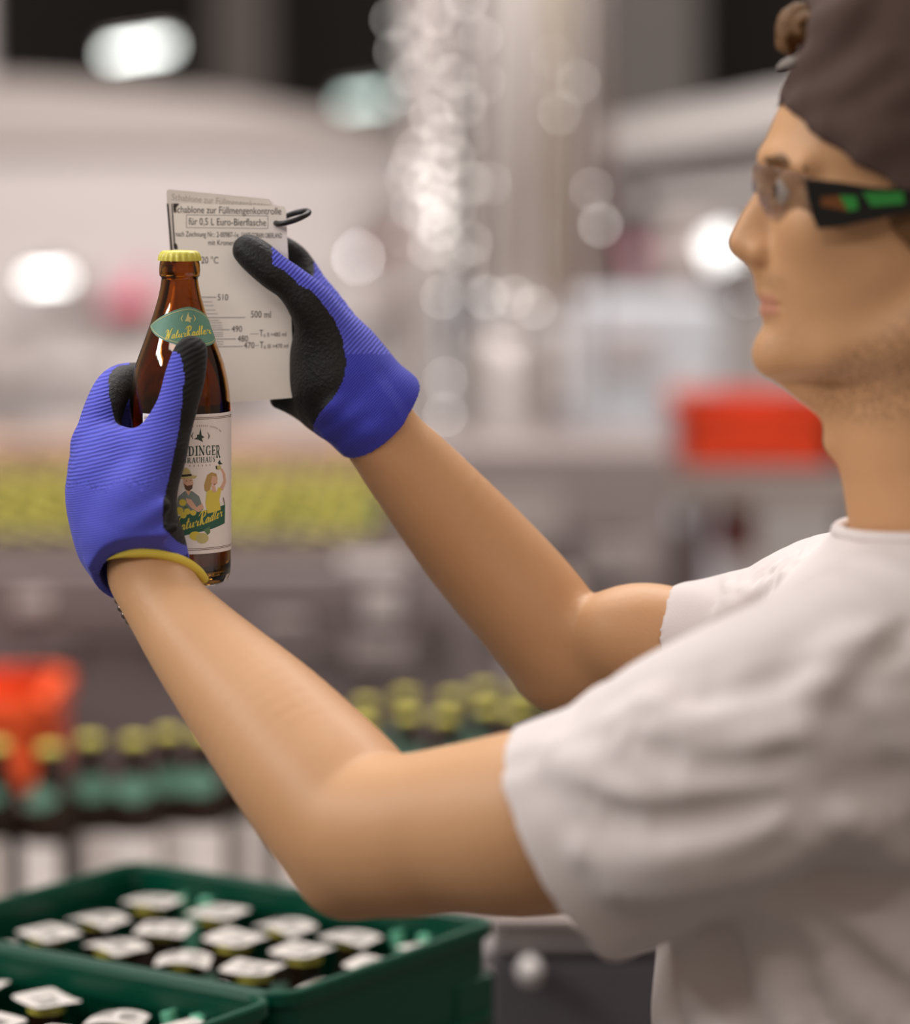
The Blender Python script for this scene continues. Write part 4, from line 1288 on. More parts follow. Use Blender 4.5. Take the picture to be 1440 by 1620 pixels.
B.tube([hp(1230, 474, -.024), hp(1217, 468, -.010), hp(1215, 469, 0), hp(1217, 468, .010), hp(1230, 474, .024)], [.003, .0048, .0044, .0048, .003], .005)
B.tube([hp(1232, 484, -.022), hp(1220, 491, -.010), hp(1217, 492, 0), hp(1220, 491, .010), hp(1232, 484, .022)], [.003, .0055, .006, .0055, .003], .005)
B.tube([hp(1228, 480.5, -.026), hp(1205, 479, -.010), hp(1203, 479, 0), hp(1205, 479, .010), hp(1228, 480.5, .026)], [.0012] * 5, .002, op='cut')
B.ball(hp(1229, 556), .0125, .012, sc=(1, 1.3, 1))
# trunk (under the clothes) and arms
B.tube([hp(1470, 1060), hp(1420, 1180), hp(1400, 1450), hp(1400, 1900)], [.08, .105, .105, .10], .02)
B.tube([W(1330, 1134, 1.87), hp(1440, 1080), W(1290, 985, 2.23)], [.045, .06, .035], .02)
FA = W(1, 0, 1) - W(0, 0, 1)
p, r = WA(near_arm); B.tube(p, r, .012, smooth=6)
p, r = WA(far_arm); B.tube(p, r, .012, smooth=6)
B.ball(W(1000, 1000, 2.30), .030, .018, sc=(1.3, 1, 1))                     # far biceps
B.ball(W(872, 1078, 2.345), .019, .02)                                     # far elbow
B.ball(W(540, 1395, 2.03), .019, .022)                                     # near elbow
# hands inside the gloves
NH = [(225, 890, 2.175, .024), (205, 820, 2.185, .023), (175, 755, 2.205, .021)]
B.tube([W(a, b, c) for a, b, c, _ in NH], [x[3] * .85 for x in NH], .01)
FH = [(590, 660, 2.285, .024), (540, 590, 2.295, .022), (500, 520, 2.305, .018)]
B.tube([W(a, b, c) for a, b, c, _ in FH], [x[3] for x in FH], .01)


me = B.mesh('person', [M_skin])
co = np.empty(len(me.vertices) * 3); me.vertices.foreach_get('co', co); co = co.reshape(-1, 3)
u, v, d = to_uv(co); ay = np.abs(co[:, 1] - Y0)
S01 = lambda x, a, b: np.clip((x - a) / (b - a), 0, 1) ** 2 * (3 - 2 * np.clip((x - a) / (b - a), 0, 1))
head = ((v < 760) & (u > 1150) & (u < 1560) & (ay < .1)).astype(float)
uj = np.interp(v, [400, 470, 520, 560, 600, 640, 680, 700], [1430, 1410, 1370, 1300, 1250, 1270, 1320, 1380])
beard = S01(u, 0, 1) * S01(u - uj, -10, 60) * S01(v, 400, 560) * (1 - S01(v, 640, 700)) * (1 - S01(u, 1470, 1520))
mous = .35 * np.exp(-((v - 447) / 14) ** 2) * (1 - S01(u, 1230, 1260)) + .25 * np.exp(-((v - 540) / 40) ** 2) * (1 - S01(u, 1230, 1300))
at = me.attributes.new('stubble', 'FLOAT', 'POINT'); at.data.foreach_set('value', (head * np.clip(.62 * beard + mous, 0, 1)).astype(np.float32))
lp = head * S01(v, 464, 469) * (1 - S01(v, 496, 502)) * (1 - S01(u, 1228, 1240)) * (1 - S01(ay, .022, .028))
at = me.attributes.new('lips', 'FLOAT', 'POINT'); at.data.foreach_set('value', (.8 * lp).astype(np.float32))
person = link('person', me)
tag(person, 'worker in a white t-shirt, dark cap and blue gloves checking a bottle', 'person')
del B

# eyes and eyebrows
M_eye = mat('eye_white', S(225, 215, 208), 0.15); M_iris = mat('iris_brown', S(60, 42, 30), 0.1)
M_hair = mat('brown_hair', S(112, 78, 42), 0.5, bump=.6, bscale=500, vary=.35, vscale=200)
for sy in (-1, 1):
    bm = bmesh.new(); c = hp(1247.5, 301, sy * .031)
    add_lathe(bm, [(.0112 * math.sin(math.pi * k / 12), .0112 * math.cos(math.pi * k / 12)) for k in range(13)], 20, Matrix.Translation(c) @ Matrix.Rotation(-math.pi / 2, 4, 'Y'))
    for f in bm.faces:
        if (f.calc_center_median() - c).x < -.0100: f.material_index = 1
    obj('eye', bm, [M_eye, M_iris], person, True)
    bm = bmesh.new()
    add_tube(bm, [hp(1208, 256, sy * .012), hp(1213, 251, sy * .024), hp(1230, 251, sy * .040), hp(1262, 266, sy * .056)], [.002, .0036, .0042, .002], 8); obj('eyebrow', bm, M_hair, person, True)

# hair below the cap, sideburn, and the curl in front
H = Field((0.16, Y0 - .12, 1.45), (0.44, Y0 + .12, 1.86), 0.0025)
hu = lambda u0, v0, u1, v1: None
XL = lambda u: float(WY(u, 300, Y0).x)
def hair_side(X, Y, Z):
    zl = WY(720, 395, Y0).z; zn = WY(720, 500, Y0).z
    low = np.where(X > XL(1530), zn - Z, zl + np.clip((X - XL(1372)), 0, .012) * -2 - Z)
    return np.maximum(XL(1384) - X + 0 * Z + np.clip(WY(720, 350, Y0).z - Z, 0, .05) * .9, low)
H.slices(HEAD, Y0, n=2.25, grow=.0045, only=hair_side)
TF = W(1250, 55, 1)
for k in range(16):
    a = random.uniform(0, 6.28); r = random.uniform(.003, .008)
    u, v, dy = random.uniform(1238, 1262), random.uniform(24, 84), random.uniform(-.03, .018)
    H.tube([hp(u + 40, v - 6, dy), hp(u + 6, v - 16, dy + .004), hp(u - 5, v + 2, dy + .006), hp(u + 2, v + 16, dy + .001)], [.004, .0042, .0035, .0015], .002)
link('hair', H.mesh('hair', [M_hair]), person)
del H

# folds: ridges and valleys laid on the cloth where it is met from the front
def surf(Fd, u, v, d0=1.70, d1=2.42):
    ds = np.arange(d0, d1, Fd.h * .5)
    a = W(u, v, 1.0) - CAM
    P = np.array([[CAM.x + a.x * d, CAM.y + a.y * d, CAM.z + a.z * d] for d in ds])
    I = np.round((P - Fd.lo) / Fd.h).astype(int)
    ok = np.all((I >= 0) & (I < Fd.n), axis=1)
    val = np.where(ok, Fd.D[tuple(np.clip(I, 0, Fd.n - 1).T)], BIG)
    k = np.argmax(val < 0)
    return float(ds[k]) if val[k] < 0 else None


def fold(pts, r, depth=.45, k=.018, op='add', d0=1.70, Fd=None):
    Fd = Sh if Fd is None else Fd
    q = catmull([(p[0], p[1], 0) for p in pts], 3)
    out, rad = [], []
    n = len(q)
    for i, (u, v, _) in enumerate(q):
        d = surf(Fd, u, v, d0)
        if d is None: continue
        t = i / (n - 1); e = math.sin(math.pi * min(max(t, .0), 1)) ** .6
        rr = r * (.25 + .75 * e)
        out.append(W(u, v, d + (rr * (1 - depth) if op == 'add' else -rr * (1 - depth * e)))); rad.append(rr)
    if len(out) > 1: Fd.tube(out, rad, k, op, 0)


# cap worn backwards
M_capc = mat('cap_cloth', S(88, 71, 66), 0.9, bump=.35, bscale=900, vary=.14, vscale=30, spec=.2)
CAPT = [(-108, 1450, 1540, .020), (-102, 1410, 1590, .045), (-90, 1362, 1650, .062), (-62, 1312, 1696, .075), (-20, 1280, 1718, .081), (20, 1266, 1726, .0835), (60, 1259, 1730, .085), (100, 1250, 1732, .0855), (140, 1236, 1732, .0855),
        (175, 1230, 1732, .0855), (240, 1226, 1728, .0850), (330, 1230, 1718, .083)]
K = Field((0.16, Y0 - .13, 1.55), (0.46, Y0 + .13, 1.90), 0.0025)
K.slices(CAPT, Y0, n=2.3)
a_, b_c, c_ = WY(1236, 172, Y0), WY(1362, 272, Y0), WY(1700, 400, Y0)
n1 = Vector((-(b_c.z - a_.z), 0, (b_c.x - a_.x))).normalized()
# below the rim goes away: rim slopes down towards the back
K.cut(b_c, -n1)
KI = Field(K.lo, K.lo + K.h * (K.n - 1), K.h); KI.n = K.n; KI.D = np.full(K.n, BIG, np.float32)
KI.slices([(v + (14 if v < 100 else 0), uf + 6, ub - 6, hw - .0025) for v, uf, ub, hw in CAPT if not 60 < v < 110], Y0, n=2.3)
K.D = np.maximum(K.D, -KI.D)
del KI
# opening over the forehead with its strap
K.ball(WY(1240, 62, Y0), .022, .003, op='cut', sc=(1.1, 1.7, 1.15))
# panel seams and soft wrinkles of the cloth
for pts in ([(1256, 120), (1300, 90), (1350, 30)], [(1262, 160), (1330, 150), (1400, 90)], [(1290, 200), (1360, 200), (1430, 150)], [(1290, 40), (1340, 20), (1380, -20)], [(1360, 250), (1400, 220), (1440, 210)]):
    fold(pts, .010, .35, .012, 'add', 1.85, K)
cap = link('cap', K.mesh('cap', [M_capc]), person)
del K
bm = bmesh.new()
add_tube(bm, [hp(1252, 96, -.036), hp(1243, 100, -.02), hp(1240, 101, 0), hp(1243, 100, .02), hp(1252, 96, .036)], .005, 10, flat=.4); obj('strap', bm, mat('cap_strap', S(120, 110, 104), .6), cap, True)
bm = bmesh.new()
rows = []
for j in range(9):
    t = j / 8; row = []
    for i in range(13):
        ph = (i / 12 - .5) * 2.0
        y = Y0 + .074 * math.sin(ph)
        x0 = WY(1700, 350, Y0).x - .05 * (1 - math.cos(ph))
        row.append(bm.verts.new((x0 + .06 * t * math.cos(ph * .6), y, WY(720, 385, Y0).z - .03 * t + .012 * math.cos(ph))))
    rows.append(row)
for j in range(8):
    for i in range(12): bm.faces.new([rows[j][i], rows[j][i + 1], rows[j + 1][i + 1], rows[j + 1][i]])
bmesh.ops.solidify(bm, geom=list(bm.faces), thickness=.003)
obj('cap_brim', bm, M_capc, cap, True)

# safety glasses
M_lens = mat('clear_lens', (1.0, 1.0, 1.0, 1), 0.02, trans=1.0, ior=1.18)
M_frame = mat('glasses_black', S(16, 15, 15), 0.35); M_lime = mat('glasses_green', S(44, 138, 56), 0.4); M_amb = mat('glasses_orange', S(112, 66, 26), .4)
gl = empty('safety_glasses', hp(1210, 300)); gl.parent = person; gl.matrix_parent_inverse = person.matrix_basis.inverted()
bm = bmesh.new(); rows = []
NY = 36
for j in range(11):
    t = j / 10; row = []
    for i in range(NY + 1):
        s = (i / NY - .5) * 2; y = s * .069
        top = 258 + 26 * abs(s) ** 2.2; bot = 348 + 4 * abs(s) - 52 * math.exp(-(s / .16) ** 2)
        v = top + (bot - top) * t
        u = 1186 + 92 * abs(s) ** 2.1 + 8 * (t - .5) ** 2 * 4 + 10 * t
        row.append(bm.verts.new(hp(u, v, y)))
    rows.append(row)
for j in range(10):
    for i in range(NY):
        f = bm.faces.new([rows[j][i], rows[j][i + 1], rows[j + 1][i + 1], rows[j + 1][i]]); f.smooth = True
bmesh.ops.solidify(bm, geom=list(bm.faces), thickness=.0016)
obj('lens', bm, M_lens, gl, True)
bm = bmesh.new()
add_tube(bm, [hp(1200, 306, -.009), hp(1206, 320, -.0125)], [.0016, .0014], 8); add_tube(bm, [hp(1200, 306, .009), hp(1206, 320, .0125)], [.0016, .0014], 8)
obj('nose_pad', bm, M_lens, gl, True)
for sy in (-1, 1):
    def tp(u, v, o=0.0):
        # the arm lies beside the temple: convert the near arm's place in view to its own plane
        q = WY(u, v, Y0 - .0745)
        return Vector((q.x, Y0 + sy * (.0745 + o + .006 * max(0, min(1, (u - 1280) / 90))), q.z))
    top = [(1272, 283), (1290, 284), (1330, 288), (1380, 296), (1440, 300), (1500, 302), (1545, 318)]
    bot = [(1284, 340), (1294, 362), (1330, 358), (1380, 347), (1440, 334), (1500, 322), (1545, 348)]
    bm = bmesh.new(); A_, Bv, Cv, Dv = [], [], [], []
    for (a, b), (c, d) in zip(top, bot):
        A_.append(bm.verts.new(tp(a, b, .002))); Bv.append(bm.verts.new(tp(c, d, .002))); Cv.append(bm.verts.new(tp(a, b, -.0018))); Dv.append(bm.verts.new(tp(c, d, -.0018)))
    for i in range(len(top) - 1):
        for q in ((A_, Bv), (Dv, Cv), (Cv, A_), (Bv, Dv)):
            bm.faces.new([q[0][i], q[0][i + 1], q[1][i + 1], q[1][i]])
    for i in (0, -1): bm.faces.new([A_[i], Bv[i], Dv[i], Cv[i]])
    tm = obj('temple', bm, M_frame, gl)
    bm = bmesh.new()
    for pts_, mi in ((((1362, 304), (1426, 303), (1428, 322), (1376, 326)), 0), (((1326, 309), (1352, 310), (1356, 330), (1340, 334)), 0), (((1298, 312), (1326, 309), (1340, 334), (1298, 326)), 1)):
        f1 = [bm.verts.new(tp(u, v, .0028)) for u, v in pts_]; f2 = [bm.verts.new(tp(u, v, .0015)) for u, v in pts_]
        for f in [bm.faces.new(f1), bm.faces.new(f2[::-1])] + [bm.faces.new([f1[i], f2[i], f2[(i + 1) % 4], f1[(i + 1) % 4]]) for i in range(4)]: f.material_index = mi
    obj('temple_inlay', bm, [M_lime, M_amb], tm)

# ------------------------------------------------------------------ t-shirt
M_shirt = mat('white_cotton', S(219, 210, 208), 0.85, bump=.18, bscale=1400, spec=.2, sheen=.15)
TS = [(838, 1326, 1640, .066), (852, 1318, 1650, .075), (872, 1300, 1672, .098), (900, 1276, 1696, .130), (940, 1246, 1716, .160), (1000, 1206, 1730, .178), (1060, 1160, 1736, .186),
      (1130, 1112, 1738, .186), (1220, 1076, 1734, .182), (1330, 1054, 1726, .176), (1450, 1042, 1716, .170), (1620, 1034, 1706, .168), (1800, 1040, 1720, .174), (2050, 1044, 1740, .186), (2240, 1040, 1752, .194)]
Sh = Field((0.02, 1.70, 0.90), (0.46, 2.40, 1.70), 0.0027)
Sh.slices(TS, Y0, n=2.4)
hem_c, sh_c = W(903, 1334, 1.945), W(1345, 1128, 1.875)
ax = (sh_c - hem_c).normalized()
Sh.tube([hem_c - ax * .02, W(958, 1313, 1.936), W(1022, 1288, 1.922), W(1090, 1248, 1.91), W(1150, 1218, 1.90), sh_c, W(1420, 1100, 1.92)], [.0795, .0765, .0745, .079, .081, .082, .09], .05, squash=((0, 1, 0), 1.12))
fhem, fsh = W(1098, 1018, 2.300), W(1310, 985, 2.235)
fax = (fsh - fhem).normalized()
Sh.tube([fhem - fax * .02, W(1165, 1012, 2.28), W(1235, 1004, 2.255), fsh, W(1400, 1000, 2.17)], [.0445, .047, .051, .060, .07], .03)
# near sleeve
fold([(880, 1200), (973, 1254), (1043, 1274), (1124, 1270), (1215, 1248)], .013, .5, .022)
fold([(985, 1150), (1064, 1188), (1165, 1190), (1260, 1160)], .011, .5, .022)
fold([(990, 1398), (1074, 1386), (1216, 1347), (1310, 1300)], .013, .45, .025)
fold([(930, 1345), (1010, 1352), (1110, 1335), (1220, 1300)], .008, .4, .02)
fold([(1020, 1110), (1100, 1130), (1200, 1110)], .009, .4, .02)
fold([(912, 1262), (962, 1290), (1043, 1303), (1165, 1288), (1220, 1270)], .009, .55, .012, 'cut')
fold([(1003, 1174), (1084, 1212), (1195, 1212), (1250, 1195)], .008, .5, .012, 'cut')
fold([(1080, 1090), (1180, 1085), (1290, 1040)], .008, .35, .02, 'cut')
# bulges along the sleeve's upper edge
for u, v, r in ((952, 1112, .010), (982, 1102, .010), (1016, 1096, .011), (1048, 1072, .011), (1082, 1044, .012)):
    Sh.tube([W(u - 4, v + 8, 1.935), W(u + 22, v + 34, 1.90), W(u + 60, v + 76, 1.872)], [r, r * .8, .003], .012)
# seam where the sleeve is set in
fold([(1436, 994), (1380, 1045), (1330, 1104), (1362, 1150), (1396, 1200), (1425, 1275)], .008, .5, .012, 'cut')
fold([(1300, 1090), (1318, 1060), (1370, 1010)], .010, .35, .02)
# under the arm and down the chest
fold([(1262, 1398), (1330, 1404), (1432, 1412)], .012, .6, .015, 'cut')
fold([(1250, 1420), (1330, 1460), (1436, 1520)], .014, .5, .022)
fold([(1236, 1412), (1272, 1509), (1300, 1612)], .010, .55, .014, 'cut')
fold([(1210, 1430), (1232, 1520), (1252, 1615)], .012, .5, .02)
fold([(1260, 1440), (1320, 1530), (1390, 1615)], .012, .45, .02)
fold([(1290, 1450), (1360, 1530), (1436, 1600)], .009, .5, .012, 'cut')
fold([(1132, 1470), (1150, 1540), (1168, 1615)], .010, .5, .016, 'cut')
fold([(1090, 1500), (1100, 1560), (1112, 1615)], .012, .4, .02)
fold([(1350, 1290), (1400, 1330), (1438, 1350)], .010, .4, .02)
fold([(1330, 1250), (1390, 1240), (1438, 1235)], .010, .3, .02, 'cut')
# far sleeve wrinkles, from the shoulder line down
for pts in (((1150, 914), (1158, 938), (1150, 962), (1130, 984)), ((1176, 908), (1178, 934), (1164, 962), (1140, 980)), ((1204, 902), (1198, 928), (1180, 954), (1160, 968)),
            ((1230, 895), (1220, 918), (1202, 940), (1184, 952)), ((1256, 884), (1242, 906), (1224, 926), (1208, 936)), ((1282, 868), (1264, 892), (1246, 910), (1234, 918))):
    fold(pts, .0058, .42, .007, 'add', 2.12)
# hem cuts and hollow sleeves, neck opening, open bottom
def half(Fd, p, n, near, rad):
    n = np.array(list(n)); p = np.array(list(p)); n /= np.linalg.norm(n); c = np.array(list(near))
    sl, X, Y, Z = Fd.region(c - rad, c + rad)
    d = (X - p[0]) * n[0] + (Y - p[1]) * n[1] + (Z - p[2]) * n[2]
    rr = np.sqrt((X - c[0]) ** 2 + (Y - c[1]) ** 2 + (Z - c[2]) ** 2) - rad
    m = rr < 0
    A = Fd.D[sl]; A[m] = np.maximum(A, d.astype(np.float32))[m]; Fd.D[sl] = A
half(Sh, hem_c, -ax, hem_c - ax * .05, .115)
half(Sh, fhem, -fax, fhem - fax * .04, .075)
Sh.tube([hem_c - ax * .05, hem_c, hem_c + ax * .02, hem_c + ax * .035], [.0718, .0718, .068, .056], 0, 'cut', squash=((0, 1, 0), 1.13))
Sh.tube([fhem - fax * .05, fhem, fhem + fax * .015, fhem + fax * .03], [.0370, .0370, .036, .028], 0, 'cut')
Sh.tube([hp(1470, 700), hp(1490, 800), hp(1496, 850), hp(1500, 900)], [.0645, .0645, .0635, .055], .003, 'cut')
# sloping neckline: front lower
# wide soft creases
sl, X, Y, Z = Sh.region(Sh.lo, Sh.lo + Sh.h * Sh.n)
near_ = np.abs(Sh.D) < .02
wv = .6 * (.0011 * np.sin(90 * Z + 25 * X + 4 * np.sin(30 * X + 20 * Y)) + .0008 * np.sin(140 * Z - 70 * X + 5 * np.sin(22 * Y + 31 * Z)))
wv = wv.astype(np.float32)
Sh.D = np.where(near_, Sh.D + wv, Sh.D)
Sh.D = Sh.D.astype(np.float32)
shirt = link('t_shirt', Sh.mesh('t_shirt', [M_shirt]), person)
del Sh, wv, near_
# ribbed collar
bm = bmesh.new(); pts = []
for k in range(41):
    a = 2 * math.pi * k / 40; c = hp(1496, 836)
    pts.append(Vector((c.x - .0680 * math.cos(a), Y0 + .0675 * math.sin(a), c.z + .002 - .004 * math.cos(a))))
add_tube(bm, pts, .0046, 10, flat=1.0); obj('collar', bm, M_shirt, shirt, True)

# trousers and shoes
M_trous = mat('work_trousers', S(58, 58, 66), .8, bump=.2, bscale=600)
Tr = Field((0.02, 1.74, 0.06), (0.50, 2.32, 1.06), 0.006)
cx = hp(1400, 2100).x
Tr.tube([(cx, Y0, 1.00), (cx, Y0, .92)], [.112, .128], .02)
for sy in (-1, 1):
    Tr.tube([(cx, Y0 + sy * .075, .92), (cx - .01, Y0 + sy * .10, .5), (cx + .01, Y0 + sy * .105, .08)], [.105, .075, .062], .04)
Tr.cut((0, 0, 1.03), (0, 0, 1)); Tr.cut((0, 0, .085), (0, 0, -1))
link('trousers', Tr.mesh('trousers', [M_trous]), person)
del Tr
for sy in (-1, 1):
    Sf = Field((cx - .22, Y0 + sy * .105 - .08, -.01), (cx + .14, Y0 + sy * .105 + .08, .15), .004)
    Sf.tube([(cx + .05, Y0 + sy * .105, .05), (cx - .05, Y0 + sy * .107, .05), (cx - .13, Y0 + sy * .112, .04)], [.05, .05, .042], .02)
    Sf.tube([(cx + .02, Y0 + sy * .105, .05), (cx + .02, Y0 + sy * .105, .12)], [.05, .045], .02)
    Sf.cut((0, 0, 0.0005), (0, 0, -1)); Sf.cut((0, 0, .13), (0, 0, 1))
    link('shoe', Sf.mesh('shoe', [M_black]), person)

# ------------------------------------------------------------------ gloves
def glove_mat(name, col, axis, freq, bump, coarse):
    m = mat(name, col, .75, spec=.25, sheen=.1)
    nt = m.node_tree; b = nt.nodes['Principled BSDF']
    tc = nt.nodes.new('ShaderNodeTexCoord'); mp = nt.nodes.new('ShaderNodeMapping'); mp.vector_type = 'POINT'
    mp.inputs['Rotation'].default_value = axis
    nt.links.new(tc.outputs['Object'], mp.inputs['Vector'])
    wv = nt.nodes.new('ShaderNodeTexWave'); wv.wave_type = 'BANDS'; wv.bands_direction = 'Z'
    wv.inputs['Scale'].default_value = freq; wv.inputs['Distortion'].default_value = coarse
    wv.inputs['Detail'].default_value = 1.5; wv.inputs['Detail Scale'].default_value = 0.10 * 12
    nt.links.new(mp.outputs['Vector'], wv.inputs['Vector'])
    bp = nt.nodes.new('ShaderNodeBump'); bp.inputs['Strength'].default_value = bump; bp.inputs['Distance'].default_value = .0008
    nt.links.new(wv.outputs['Fac'], bp.inputs['Height']); nt.links.new(bp.outputs['Normal'], b.inputs['Normal'])
    if col[2] > .2:
        mx = nt.nodes.new('ShaderNodeMix'); mx.data_type = 'RGBA'
        mx.inputs['A'].default_value = tuple(c * .72 for c in col[:3]) + (1,); mx.inputs['B'].default_value = tuple(min(1, c * 1.15) for c in col[:3]) + (1,)
        nt.links.new(wv.outputs['Fac'], mx.inputs['Factor']); nt.links.new(mx.outputs['Result'], b.inputs['Base Color'])
    return m


BLUE = S(84, 88, 202)
M_blue = glove_mat('blue_knit_ribbed', BLUE, (0, .25, 0), 132, .9, 1.2)
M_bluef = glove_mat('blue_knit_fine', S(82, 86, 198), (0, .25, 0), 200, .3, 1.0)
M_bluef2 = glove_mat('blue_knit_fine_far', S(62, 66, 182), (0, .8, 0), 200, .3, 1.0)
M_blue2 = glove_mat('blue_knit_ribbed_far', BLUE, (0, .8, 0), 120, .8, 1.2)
M_palm = mat('black_nitrile', S(22, 20, 20), .55, bump=.5, bscale=420, spec=.35)
M_palm2 = glove_mat('black_nitrile_creased', S(22, 20, 20), (0, .5, 0), 85, .5, 3.0)
M_hem = mat('yellow_hem', S(228, 206, 82), .8, bump=.3, bscale=900)

dB = lambda v: BD - (921 - v) / SB * SP
# left hand (nearer the camera): thumb in front of the bottle, fingers round behind it
G = Field((-0.30, 2.06, 1.29), (-0.11, 2.36, 1.56), 0.0012)
gt = lambda pts, k=.006, sm=5: G.tube([W(*p[:3]) for p in pts], [p[3] for p in pts], k, 'add', sm)
gt([(228, 912, 2.178, .033), (216, 869, 2.178, .0330), (198, 830, 2.182, .0325), (190, 795, 2.190, .0325)])
gt([(205, 850, 2.180, .030), (180, 770, 2.190, .030), (152, 706, 2.208, .0165)], .012)          # metacarpals
gt([(200, 850, 2.190, .030), (168, 780, 2.215, .027), (146, 738, 2.232, .0155)], .012)
gt([(200, 850, 2.195, .030), (165, 800, 2.230, .024), (147, 775, 2.250, .0150)], .012)
gt([(200, 850, 2.200, .028), (172, 830, 2.240, .020), (155, 815, 2.262, .0140)], .012)
gt([(152, 706, 2.208, .0158), (163, 652, 2.222, .0138), (183, 611, 2.246, .0130), (214, 600, 2.276, .0118), (262, 604, 2.292, .0106)], .006)  # index
gt([(146, 738, 2.232, .0155), (150, 690, 2.255, .0138), (180, 655, 2.280, .0125), (236, 650, 2.298, .0115), (286, 652, 2.292, .0104)], .005)
gt([(147, 775, 2.250, .0150), (150, 730, 2.272, .0130), (184, 704, 2.296, .0122), (240, 700, 2.302, .0112), (284, 702, 2.294, .0104)], .005)
gt([(155, 815, 2.262, .0140), (164, 775, 2.284, .0122), (196, 752, 2.300, .0112), (240, 748, 2.302, .0102), (272, 748, 2.296, .0094)], .005)
gt([(206, 850, 2.165, .025), (230, 790, 2.163, .0190), (255, 722, 2.168, .0168), (266, 680, 2.174, .0156), (281, 640, 2.1765, .0138), (293, 595, 2.182, .0136), (300, 565, 2.1845, .0120), (303, 556, 2.186, .0108)], .012)  # thumb
gt([(222, 706, 2.185, .010), (196, 710, 2.196, .011)], .02)                                         # web
gt([(214, 800, 2.160, .017), (206, 840, 2.160, .016)], .02)
# knit creases at the wrist
for (a, b) in (((150, 858), (262, 800)), ((150, 890), (275, 835))):
    G.tube([W(a[0], a[1], 2.165), W((a[0] + b[0]) / 2 + 6, (a[1] + b[1]) / 2 + 4, 2.143), W(b[0], b[1], 2.142)], [.003, .005, .003], .009)
wax = (W(196, 795, 2.19) - W(232, 922, 2.178)).normalized()
cutn = (W(150, 935, 2.19) - W(304, 893, 2.16)).normalized()
p1, p2, p3 = W(304, 893, 2.170), W(166, 955, 2.200), W(240, 866, 2.148)
cn = (p2 - p1).cross(p3 - p1).normalized()
if cn.dot(wax) > 0: cn = -cn
G.cut(p1, cn)
G.tube([W(244, 940, 2.178), W(226, 890, 2.178), W(214, 850, 2.182)], [.030, .0300, .027], 0, 'cut')


def near_fn(c):
    u, v, d = to_uv(c)
    x0 = W(286, 921, BD); da = np.hypot(c[:, 0] - x0.x, c[:, 1] - x0.y)
    line = np.interp(v, [540, 552, 560, 580, 600, 640, 680, 740, 800, 835, 858, 875], [250, 268, 284, 291, 291, 288, 283, 271, 257, 258, 282, 325])
    thumb = (d < 2.2) & (u > 225)
    fing = (d >= 2.19) & (v < 800)
    black = (thumb & (u > line)) | (thumb & (v < 556)) | (fing & (da < .0485) & (u > 172)) | ((d > 2.2) & (u > 205) & (v < 850))
    rib = v < 772 + (u - 120) * -.10 + 6 * np.sin(u * .09) + rng.normal(0, 5, len(u))
    idx = np.where(rib, 0, 1)
    idx[black] = np.where(thumb, 3, 2)[black]
    return idx


glove = link('glove', G.mesh('glove', [M_blue, M_bluef, M_palm, M_palm2], near_fn), person)
glove['label'] = 'blue knit glove with black palm and yellow hem on the left hand'
del G
bm = bmesh.new()
# hem ring round the opening
cc = (p1 + p2) / 2; e1 = (p1 - p2) / 2; q3 = p3 - cc; e2 = q3 - e1.normalized() * q3.dot(e1.normalized()); e2 = e2 * 1.26
pts = [cc + cn * .0012 + e1 * .99 * math.cos(a) + e2 * math.sin(a) for a in np.linspace(-.45, 1.62, 30)]
add_tube(bm, pts, [.0034 * min(1, (29.5 - k) / 8) for k in range(30)], 10); obj('hem', bm, M_hem, glove, True)
# bracelet
bm = bmesh.new()
wc = W(231, 918, 2.180); bx = W(187, 950, 2.186) - wc; by = W(208, 842, 2.152) - wc
for k in range(36):
    a = 2 * math.pi * k / 36
    bmesh.ops.create_uvsphere(bm, u_segments=8, v_segments=6, radius=.0028, matrix=Matrix.Translation(wc + bx * math.cos(a) + by * math.sin(a)))
obj('bracelet', bm, mat('bracelet_metal', S(120, 108, 98), .3, .8), person, True)

# right hand (further): thumb on the card's face, fingers flat behind it
G = Field((-0.20, 2.16, 1.43), (0.02, 2.42, 1.66), 0.0012)
gt([(588, 662, 2.284, .0325), (560, 618, 2.285, .0325), (540, 580, 2.289, .030)])
gt([(606, 650, 2.284, .0300), (622, 640, 2.286, .0235)], .02)
gt([(548, 600, 2.289, .030), (508, 505, 2.306, .0215), (476, 440, 2.318, .0135)], .014)
gt([(545, 600, 2.292, .030), (490, 525, 2.314, .0200), (455, 480, 2.326, .0130)], .014)
gt([(540, 610, 2.292, .030), (488, 570, 2.318, .0180), (442, 530, 2.328, .0125)], .014)
gt([(536, 625, 2.290, .028), (480, 605, 2.308, .0180), (440, 585, 2.322, .0115)], .014)
gt([(478, 440, 2.318, .0132), (462, 410, 2.316, .0118), (420, 385, 2.301, .0108), (385, 372, 2.295, .0098)], .005)
gt([(455, 480, 2.326, .0128), (420, 448, 2.322, .0112), (385, 430, 2.304, .0104), (350, 420, 2.296, .0096)], .005)
gt([(442, 530, 2.328, .0123), (410, 505, 2.322, .0110), (380, 492, 2.304, .0102), (350, 484, 2.296, .0094)], .005)
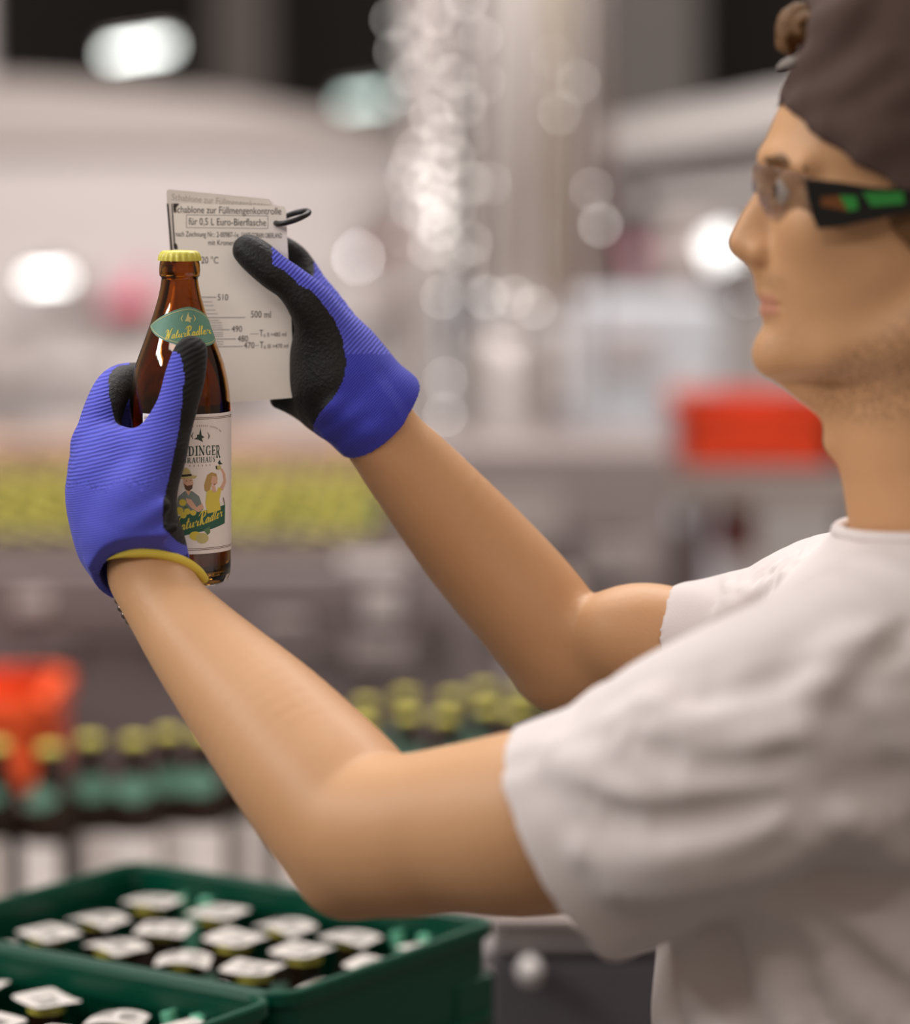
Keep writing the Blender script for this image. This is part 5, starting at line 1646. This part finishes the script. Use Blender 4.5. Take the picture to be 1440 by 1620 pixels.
gt([(440, 585, 2.322, .0113), (412, 568, 2.316, .0102), (388, 558, 2.302, .0094), (364, 552, 2.295, .0086)], .005)
gt([(545, 590, 2.278, .024), (522, 535, 2.272, .0205), (490, 480, 2.264, .0160), (462, 450, 2.261, .0130), (434, 430, 2.2605, .0128), (408, 408, 2.2625, .0126), (393, 396, 2.264, .0112)], .012)
gt([(530, 600, 2.280, .021), (512, 560, 2.280, .016)], .02)                                          # thenar pad
gt([(530, 640, 2.288, .018), (486, 637, 2.298, .010), (440, 634, 2.300, .0055)], .012)                  # heel of the hand behind the card
# crumpled cuff
for (a, b) in (((505, 668), (560, 628)), ((520, 688), (600, 640)), ((548, 706), (625, 668))):
    G.tube([W(a[0], a[1], 2.270), W((a[0] + b[0]) / 2 - 4, (a[1] + b[1]) / 2 - 4, 2.252), W(b[0], b[1], 2.262)], [.003, .0045, .003], .008)
q1, q2, q3 = W(646, 612, 2.285), W(548, 712, 2.285), W(620, 690, 2.254)
cn2 = (q2 - q1).cross(q3 - q1).normalized()
wax2 = (W(622, 712, 2.29) - W(560, 620, 2.285)).normalized()
if cn2.dot(wax2) < 0: cn2 = -cn2
G.cut(q1 + cn2 * .001, cn2)
G.tube([W(622, 705, 2.289), W(585, 655, 2.284), W(560, 620, 2.286)], [.0290, .0285, .025], 0, 'cut')


def far_fn(c):
    u, v, d = to_uv(c)
    # the knit back of the hand shows above this line, the coated palm below it
    line = np.interp(u, [430, 444, 463, 475, 490, 505, 529, 541, 548, 549], [419, 424, 440, 452, 458, 473, 506, 533, 572, 600])
    up = v < line
    lowb = np.interp(v, [540, 572, 603, 627, 655, 672], [543, 548, 543, 529, 505, 496])
    blue = ((u > 430) & up & (u > 430)) | ((v > 540) & (u > lowb)) | (u > 549)
    behind = (d > 2.288) & (u < 497) & (v < 470)
    idx = np.where(blue & ~behind, 0, 2)
    idx = np.where((idx == 0) & (v > 560), 1, idx)
    return idx


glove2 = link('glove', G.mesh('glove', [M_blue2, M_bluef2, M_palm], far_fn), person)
glove2['label'] = 'blue knit glove with black palm on the right hand'
del G
